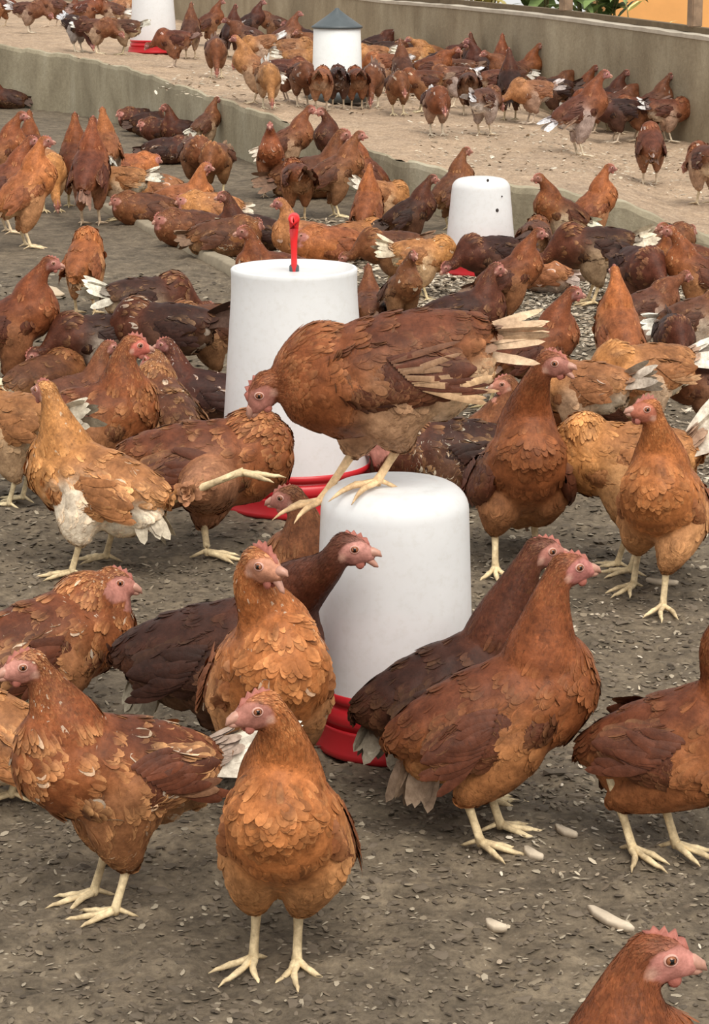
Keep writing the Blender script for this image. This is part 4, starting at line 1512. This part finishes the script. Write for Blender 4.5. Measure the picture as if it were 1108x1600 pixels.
mid = [
 # left edge and left middle
 (22, 625, 8, 'stand', 'rust', '', 'standing upright at the left edge below the pale litter patch', 1.0),
 (28, 790, 150, 'low', 'gold', '', 'bent low at the left edge behind the golden speckled hen'),
 (133, 492, 84, 'doze2', 'orange', '', ''),
 (235, 565, 20, 'low', 'dark', 'w', 'bent low at the back of the cluster left of the large drinker', 1.1),
 (262, 622, 160, 'low', 'dark', 's', 'with white wing patch, middle of the cluster left of the large drinker', 1.12),
 (150, 622, 200, 'low', 'dark', 'W', 'with pale rump, left end of the cluster beside the large drinker', 1.0),
 (318, 655, 170, 'sit', 'dark', 's', 'sitting against the left side of the large drinker'),
 (325, 612, 185, 'low', 'brown', '', 'touching the left side of the large drinker, behind the sitting one'),
 (120, 660, 30, 'sit', 'brown', 'w', 'sitting low behind the chestnut hen with the long neck'),
 (70, 640, 60, 'doze', 'brown', 'w', 'dozing on the ground behind the golden speckled hen'),
 # behind the large drinker
 (432, 460, 190, 'sit', 'rust', 's', 'sitting right behind the large drinker, under the red handle'),
 (392, 390, 180, 'sit', 'dark', '', 'sitting behind the large drinker, back to the kerb'),
 (352, 400, 15, 'doze', 'brown', 's', 'dozing at the end of the kerb strip left of the large drinker'),
 (296, 384, 200, 'doze', 'brown', 'w', 'lying along the kerb strip, middle of three'),
 (226, 352, 195, 'doze', 'brown', '', 'lying along the kerb strip, farthest up left'),
 (285, 340, 10, 'sit', 'orange', '', 'sitting just beyond the kerb strip'),
 (240, 318, 170, 'doze', 'gold', 's', 'lying in the pale straw beyond the kerb strip'),
 (330, 352, 190, 'doze', 'gold', 's', 'lying in the pale straw right of the orange sitting hen'),
 (520, 405, 200, 'doze', 'orange', '', 'lying just right of the red handle'),
 (552, 405, 20, 'doze', 'gold', 's', 'lying behind the right rim of the large drinker'),
 (482, 405, 180, 'sit', 'gold', 's', 'sitting behind the red handle'),
 # between the drinkers
 (572, 395, 78, 'up', 'orange', 'w', 'seen from behind between the large drinker and the step wall'),
 (640, 402, 8, 'stand', 'dark', '', 'with hunched shoulders left of the dark specked drinker', .98),
 (705, 360, 20, 'up', 'brown', '', 'upright behind the left side of the dark specked drinker'),
 (608, 455, 185, 'low', 'brown', '', 'feeding right of the large drinker, round back showing'),
 (662, 470, 14, 'low', 'gold', 's', 'feeding with pale back below the dark specked drinker'),
 (580, 515, 90, 'sit', 'brown', '', 'sitting tight against the right side of the large drinker'),
 (625, 525, -70, 'stand', 'brown', 's', 'standing with mottled breast above the perched hen back', .85),
 (725, 525, 12, 'sit', 'dark', '', 'sitting in front of the dark specked drinker', 1.15),
 (762, 470, 200, 'low', 'dark', '', 'feeding in front of the dark specked drinker with a black tail'),
 (795, 515, 6, 'stand', 'rust', '', 'with neck up in front of the dark specked drinker', .95),
 (835, 440, 80, 'low', 'brown', '', 'standing right behind the dark specked drinker'),
 (842, 455, 150, 'doze', 'gold', 's', 'lying pale on the shavings right of the dark specked drinker'),
 (876, 405, 190, 'stand', 'rust', 'W', 'with white tail between the dark specked drinker and step wall'),
 (922, 400, 12, 'up', 'orange', '', 'upright against the low step wall'),
 (925, 475, 175, 'low', 'dark', 'w', 'feeding on the shavings, long body below the step wall', 1.25),
 (1000, 505, -75, 'low', 'dark', '', 'head down beneath the right part of the step wall', 1.1),
 (1070, 430, 185, 'sit', 'rust', '', 'sitting under the step wall at the right edge'),
 (1085, 510, 170, 'stand', 'rust', 's', 'cut off by the right edge below the sitting rust hen'),
 (1040, 400, 10, 'doze', 'brown', 's', 'lying at the foot of the step wall right of the dark hens'),
 # right middle
 (835, 650, 10, 'stand', 'rust', '', 'with head up right of the perched hen tail', 1.05),
 (765, 640, 196, 'low', 'rust', '', 'bent low under the perched hen tail', 1.0),
 (966, 622, 100, 'up', 'orange', 'w', 'seen from behind with a buff shoulder, right middle', .98),
 (1010, 560, 20, 'walk', 'brown', 'W', 'with a rounded white tail raised, right middle', .9),
 (1088, 590, 10, 'walk', 'brown', 'W', 'with a pointed white tail raised at the right edge', .95),
 (1052, 600, -90, 'low', 'dark', '', 'pecking between the two white tailed hens at right', .9),
 (912, 665, 185, 'sit', 'rust', '', 'sitting low behind the tall orange chestnut hen', 1.05),
 (905, 715, 150, 'low', 'gold', 's', 'with ragged pale feathers right of the tall orange chestnut hen', .95),
 (1000, 700, 200, 'low', 'gold', 'W', 'with white rump behind the orange speckled hen'),
 (1100, 690, 180, 'low', 'brown', 's', 'feeding at the right edge beside the orange speckled hen', .9),
]
POSES['doze2'] = dict(pitch=30, h=.215, head=(.110, 0, .235), look=(0, -70), tail=(-30, .03), fat=.95)
mid = [r if r[3] != 'doze2' else (133, 492, 84, 'doze2', 'orange', '', 'seen from behind with head down, alone on the bare floor at left', 1.0) for r in mid]
crowd(mid, False, 1, 'flock around the two rear drinkers')

left_back = [
 (42, 388, 15, 'up', 'orange', '', 'large and upright at the left edge, first on the bare floor', 1.08),
 (12, 365, 20, 'stand', 'rust', '', 'cut off by the left edge behind the large orange hen', 1.0),
 (82, 330, -70, 'peck', 'gold', 'w', 'with pale neck bent down behind the large orange hen'),
 (48, 300, 100, 'stand', 'rust', '', 'head up in the back of the left group'),
 (142, 352, 84, 'up', 'rust', '', 'seen from behind, darkest of the left group', 1.1),
 (118, 325, 95, 'up', 'rust', '', 'upright just left behind the darkest one of the left group'),
 (188, 345, 175, 'low', 'gold', 'W', 'golden bodied, right end of the left group', .95),
 (168, 300, 100, 'stand', 'orange', 'W', 'with raised white tail, behind the right end of the left group'),
 (205, 285, 5, 'doze', 'orange', '', 'lying behind the left group'),
 (2, 305, 10, 'stand', 'rust', '', 'at the left edge, second from the front'),
 (12, 170, 180, 'sit', 'dark', '', 'sitting alone against the step wall at the left edge'),
 (226, 200, 185, 'doze', 'dark', '', 'lying at left end of the huddle by the step wall'),
 (262, 190, 10, 'doze', 'dark', '', 'lying at the back of the huddle by the step wall'),
 (255, 222, 180, 'doze', 'dark', 'W', 'with white patch, in the huddle by the step wall'),
 (298, 212, 175, 'sit', 'dark', '', 'sitting in the middle of the huddle by the step wall'),
 (262, 255, 10, 'doze', 'dark', 's', 'lying at the front of the huddle by the step wall'),
 (322, 240, 40, 'stand', 'brown', 'w', 'standing at the right end of the huddle by the step wall', .8),
 (308, 300, -70, 'low', 'brown', 's', 'left one of the pair pecking below the huddle'),
 (338, 308, -100, 'low', 'brown', '', 'right one of the pair pecking below the huddle'),
 # centre back on the lower floor
 (424, 308, -92, 'stand', 'rust', 's', 'facing out at the foot of the step wall, left of centre', .92),
 (452, 285, 5, 'stand', 'brown', 'w', 'with long neck and pale tail tip against the step wall', 1.0),
 (488, 310, 12, 'sit', 'brown', '', 'round bodied, third along the foot of the step wall', 1.35),
 (526, 290, 200, 'up', 'dark', '', 'upright and darkest at the foot of the step wall', .95),
 (525, 340, 10, 'stand', 'brown', '', 'with raised neck, just in front of the dark upright hen', .95),
 (574, 325, 185, 'up', 'rust', '', 'upright right of the dark upright one, at the wall foot', .92),
 (465, 345, 100, 'low', 'rust', '', 'bent low beyond the red handle'),
 (600, 365, 30, 'peck', 'gold', 'w', 'pecking beside the orange hen seen from behind'),
]
crowd(left_back, False, 1, 'flock at the foot of the step wall')

up_rows = [
 (2, 42, 180, 'walk', 'rust', '', 'cut off by the left edge of the raised pen'),
 (46, 52, -18, 'low', 'brown', '', 'walking head down near the left edge of the raised pen'),
 (82, 42, 180, 'walk', 'brown', '', 'second from the left edge of the raised pen'),
 (106, 30, 10, 'sit', 'brown', '', 'sitting at the back left of the raised pen'),
 (122, 82, -50, 'peck', 'dark', 'W', 'with white rump pecking near the raised pen edge'),
 (153, 84, -20, 'low', 'brown', 'w', 'right of the white rumped hen on the raised pen'),
 (192, 86, 175, 'low', 'brown', '', 'pecking just left of the top left drinker'),
 (140, 48, 10, 'walk', 'rust', '', 'behind the white rumped hen, top left'),
 (172, 50, 190, 'walk', 'brown', 's', 'in the top left crowd, left of the drinker'),
 (196, 44, 20, 'stand', 'gold', '', 'in the top left crowd, nearest behind the drinker'),
 (128, 24, 5, 'doze', 'rust', '', 'at the very top left, rearmost'),
 (160, 22, 185, 'doze', 'brown', '', 'at the very top, left of the drinker'),
 (190, 20, 0, 'doze', 'gold', '', 'at the very top, rearmost beside the drinker'),
 (228, 78, 88, 'low', 'gold', 'w', 'drinking in front of the top left drinker', .9),
 (272, 106, 165, 'low', 'rust', '', 'pecking just right of the top left drinker'),
 (298, 92, 80, 'up', 'brown', '', 'tall, right of the top left drinker'),
 (328, 72, 15, 'stand', 'rust', '', 'behind the tall hen right of the top left drinker'),
 (338, 122, -85, 'peck', 'brown', '', 'pecking alone in front, between drinker and cone feeder'),
 (362, 90, 70, 'up', 'dark', '', 'upright, midway between top left drinker and cone feeder'),
 (392, 72, 20, 'stand', 'dark', '', 'behind the pale hens left of the cone feeder'),
 (385, 95, 170, 'walk', 'brown', '', 'left of the pale arched hen near the cone feeder'),
 (406, 112, 190, 'peck', 'gold', 'W', 'pale and arched, left of the cone feeder'),
 (446, 98, 8, 'stand', 'brown', '', 'with neck up just left of the cone feeder'),
 (478, 100, 180, 'walk', 'dark', '', 'tight against the left of the cone feeder'),
 (428, 72, 175, 'walk', 'brown', '', 'rearmost left of the cone feeder'),
 (398, 162, 170, 'stand', 'gold', '', 'front left of the group before the cone feeder'),
 (420, 170, -88, 'peck', 'gold', 'w', 'pecking, second in the row before the cone feeder'),
 (448, 160, 5, 'low', 'rust', '', 'third in the row before the cone feeder'),
 (474, 168, -70, 'low', 'brown', 's', 'fourth in the row before the cone feeder'),
 (500, 172, 80, 'low', 'orange', '', 'fifth in the row, below the feeder left side'),
 (530, 170, 88, 'low', 'dark', '', 'below the middle of the cone feeder'),
 (556, 172, 100, 'low', 'rust', '', 'below the right side of the cone feeder'),
 (510, 148, 85, 'low', 'gold', '', 'feeding at the front of the cone feeder'),
 (470, 135, 10, 'low', 'gold', '', 'feeding at the left side of the cone feeder'),
 (545, 145, 95, 'low', 'brown', '', 'feeding at the front right of the cone feeder'),
 (582, 168, -95, 'peck', 'brown', 's', 'pecking just right of the cone feeder'),
 (580, 125, 190, 'low', 'gold', 'w', 'pale, behind right of the cone feeder'),
 (600, 145, 170, 'low', 'orange', 's', 'feeding right of the cone feeder, middle row'),
 (612, 118, 10, 'low', 'dark', '', 'rearmost right of the cone feeder against the wall'),
 (640, 115, 180, 'low', 'dark', '', 'along the back wall, second right of the cone feeder'),
 (630, 158, 95, 'stand', 'brown', 'W', 'with pale back, seen from behind right of the feeder'),
 (652, 130, 20, 'low', 'gold', 'w', 'with pale rump near the back wall'),
 (676, 150, 5, 'walk', 'rust', '', 'large, in the middle of the back wall flock'),
 (682, 212, -80, 'low', 'rust', 's', 'in front of the back wall flock with head lowered'),
 (706, 168, 190, 'low', 'brown', 'W', 'pale backed, in the middle of the back wall flock'),
 (728, 128, 100, 'up', 'dark', '', 'tallest and darkest against the back wall'),
 (755, 150, 170, 'stand', 'dark', '', 'behind the pale necked one by the back wall'),
 (733, 180, 90, 'low', 'brown', '', 'between the lowered head hen and the pale necked hen'),
 (757, 212, 50, 'low', 'brown', 'W', 'pale necked, in front of the back wall flock'),
 (778, 145, 80, 'up', 'rust', '', 'with upright neck right of the tallest dark hen'),
 (800, 190, 100, 'up', 'dark', '', 'upright dark, left of the grey speckled hen'),
 (826, 192, 190, 'low', 'gold', 's', 'grey speckled, bent before the back wall'),
 (848, 165, 10, 'walk', 'brown', 'w', 'behind the grey speckled hen at the wall'),
 (880, 178, 5, 'stand', 'rust', 'w', 'head up by the wall behind the pale tailed hen'),
 (906, 175, 0, 'stand', 'dark', '', 'by the wall just behind the pale tailed hen back'),
 (700, 118, 10, 'low', 'brown', '', 'against the wall, left of the tallest dark hen'),
 (905, 245, 8, 'stand', 'rust', 'W', 'large with a pale raised tail, on the open raised pen', 1.12),
 (962, 222, 190, 'low', 'dark', '', 'behind the large pale tailed hen, by the wall'),
 (996, 215, 175, 'low', 'rust', '', 'at the right end of the back wall flock'),
 (1022, 208, 10, 'low', 'rust', '', 'rightmost along the wall, in its shadow'),
 (622, 180, -80, 'low', 'brown', 's', 'front of the wall flock, nearest right of the cone feeder'),
 (658, 176, 175, 'low', 'rust', '', 'in the wall flock behind the one with lowered head'),
 (690, 140, 10, 'walk', 'dark', '', 'deep in the wall flock, left of the tallest dark hen'),
 (715, 150, 170, 'low', 'brown', 's', 'deep in the wall flock, just before the tallest dark hen'),
 (780, 172, 15, 'low', 'rust', 'w', 'in the wall flock right behind the pale necked hen'),
 (795, 158, 190, 'walk', 'brown', '', 'along the wall between the two upright hens'),
 (815, 158, 5, 'stand', 'rust', '', 'along the wall just behind the grey speckled hen'),
 (862, 188, 185, 'low', 'dark', '', 'in shade by the wall left of the pale tailed hen'),
 (925, 188, 20, 'walk', 'brown', '', 'by the wall hidden behind the pale tailed hen neck'),
 (940, 205, 185, 'low', 'rust', 's', 'by the wall just right of the pale tailed hen neck'),
 (980, 200, 10, 'stand', 'brown', '', 'by the wall near the right end of the flock, head up'),
 (666, 115, 190, 'walk', 'gold', 'w', 'pale, rearmost against the wall left of its middle'),
 (590, 108, 5, 'walk', 'dark', '', 'rearmost of all, just right of the cone lid'),
 (500, 118, 180, 'walk', 'brown', '', 'behind the cone feeder on its left'),
 (460, 118, 10, 'low', 'gold', 's', 'feeding behind left of the cone feeder'),
 (1015, 288, 92, 'tuck', 'rust', 's', 'egg shaped from behind, alone on the raised pen at right', 1.02),
 (1100, 320, 110, 'low', 'rust', 'w', 'cut off by the right edge of the raised pen', 1.05),
]
POSES['tuck'] = dict(pitch=24, h=.205, head=(.120, 0, .180), look=(0, -70), tail=(-30, .03), fat=1.0)
crowd(up_rows, True, 0, 'flock on the raised rear pen')
spread_and_place()
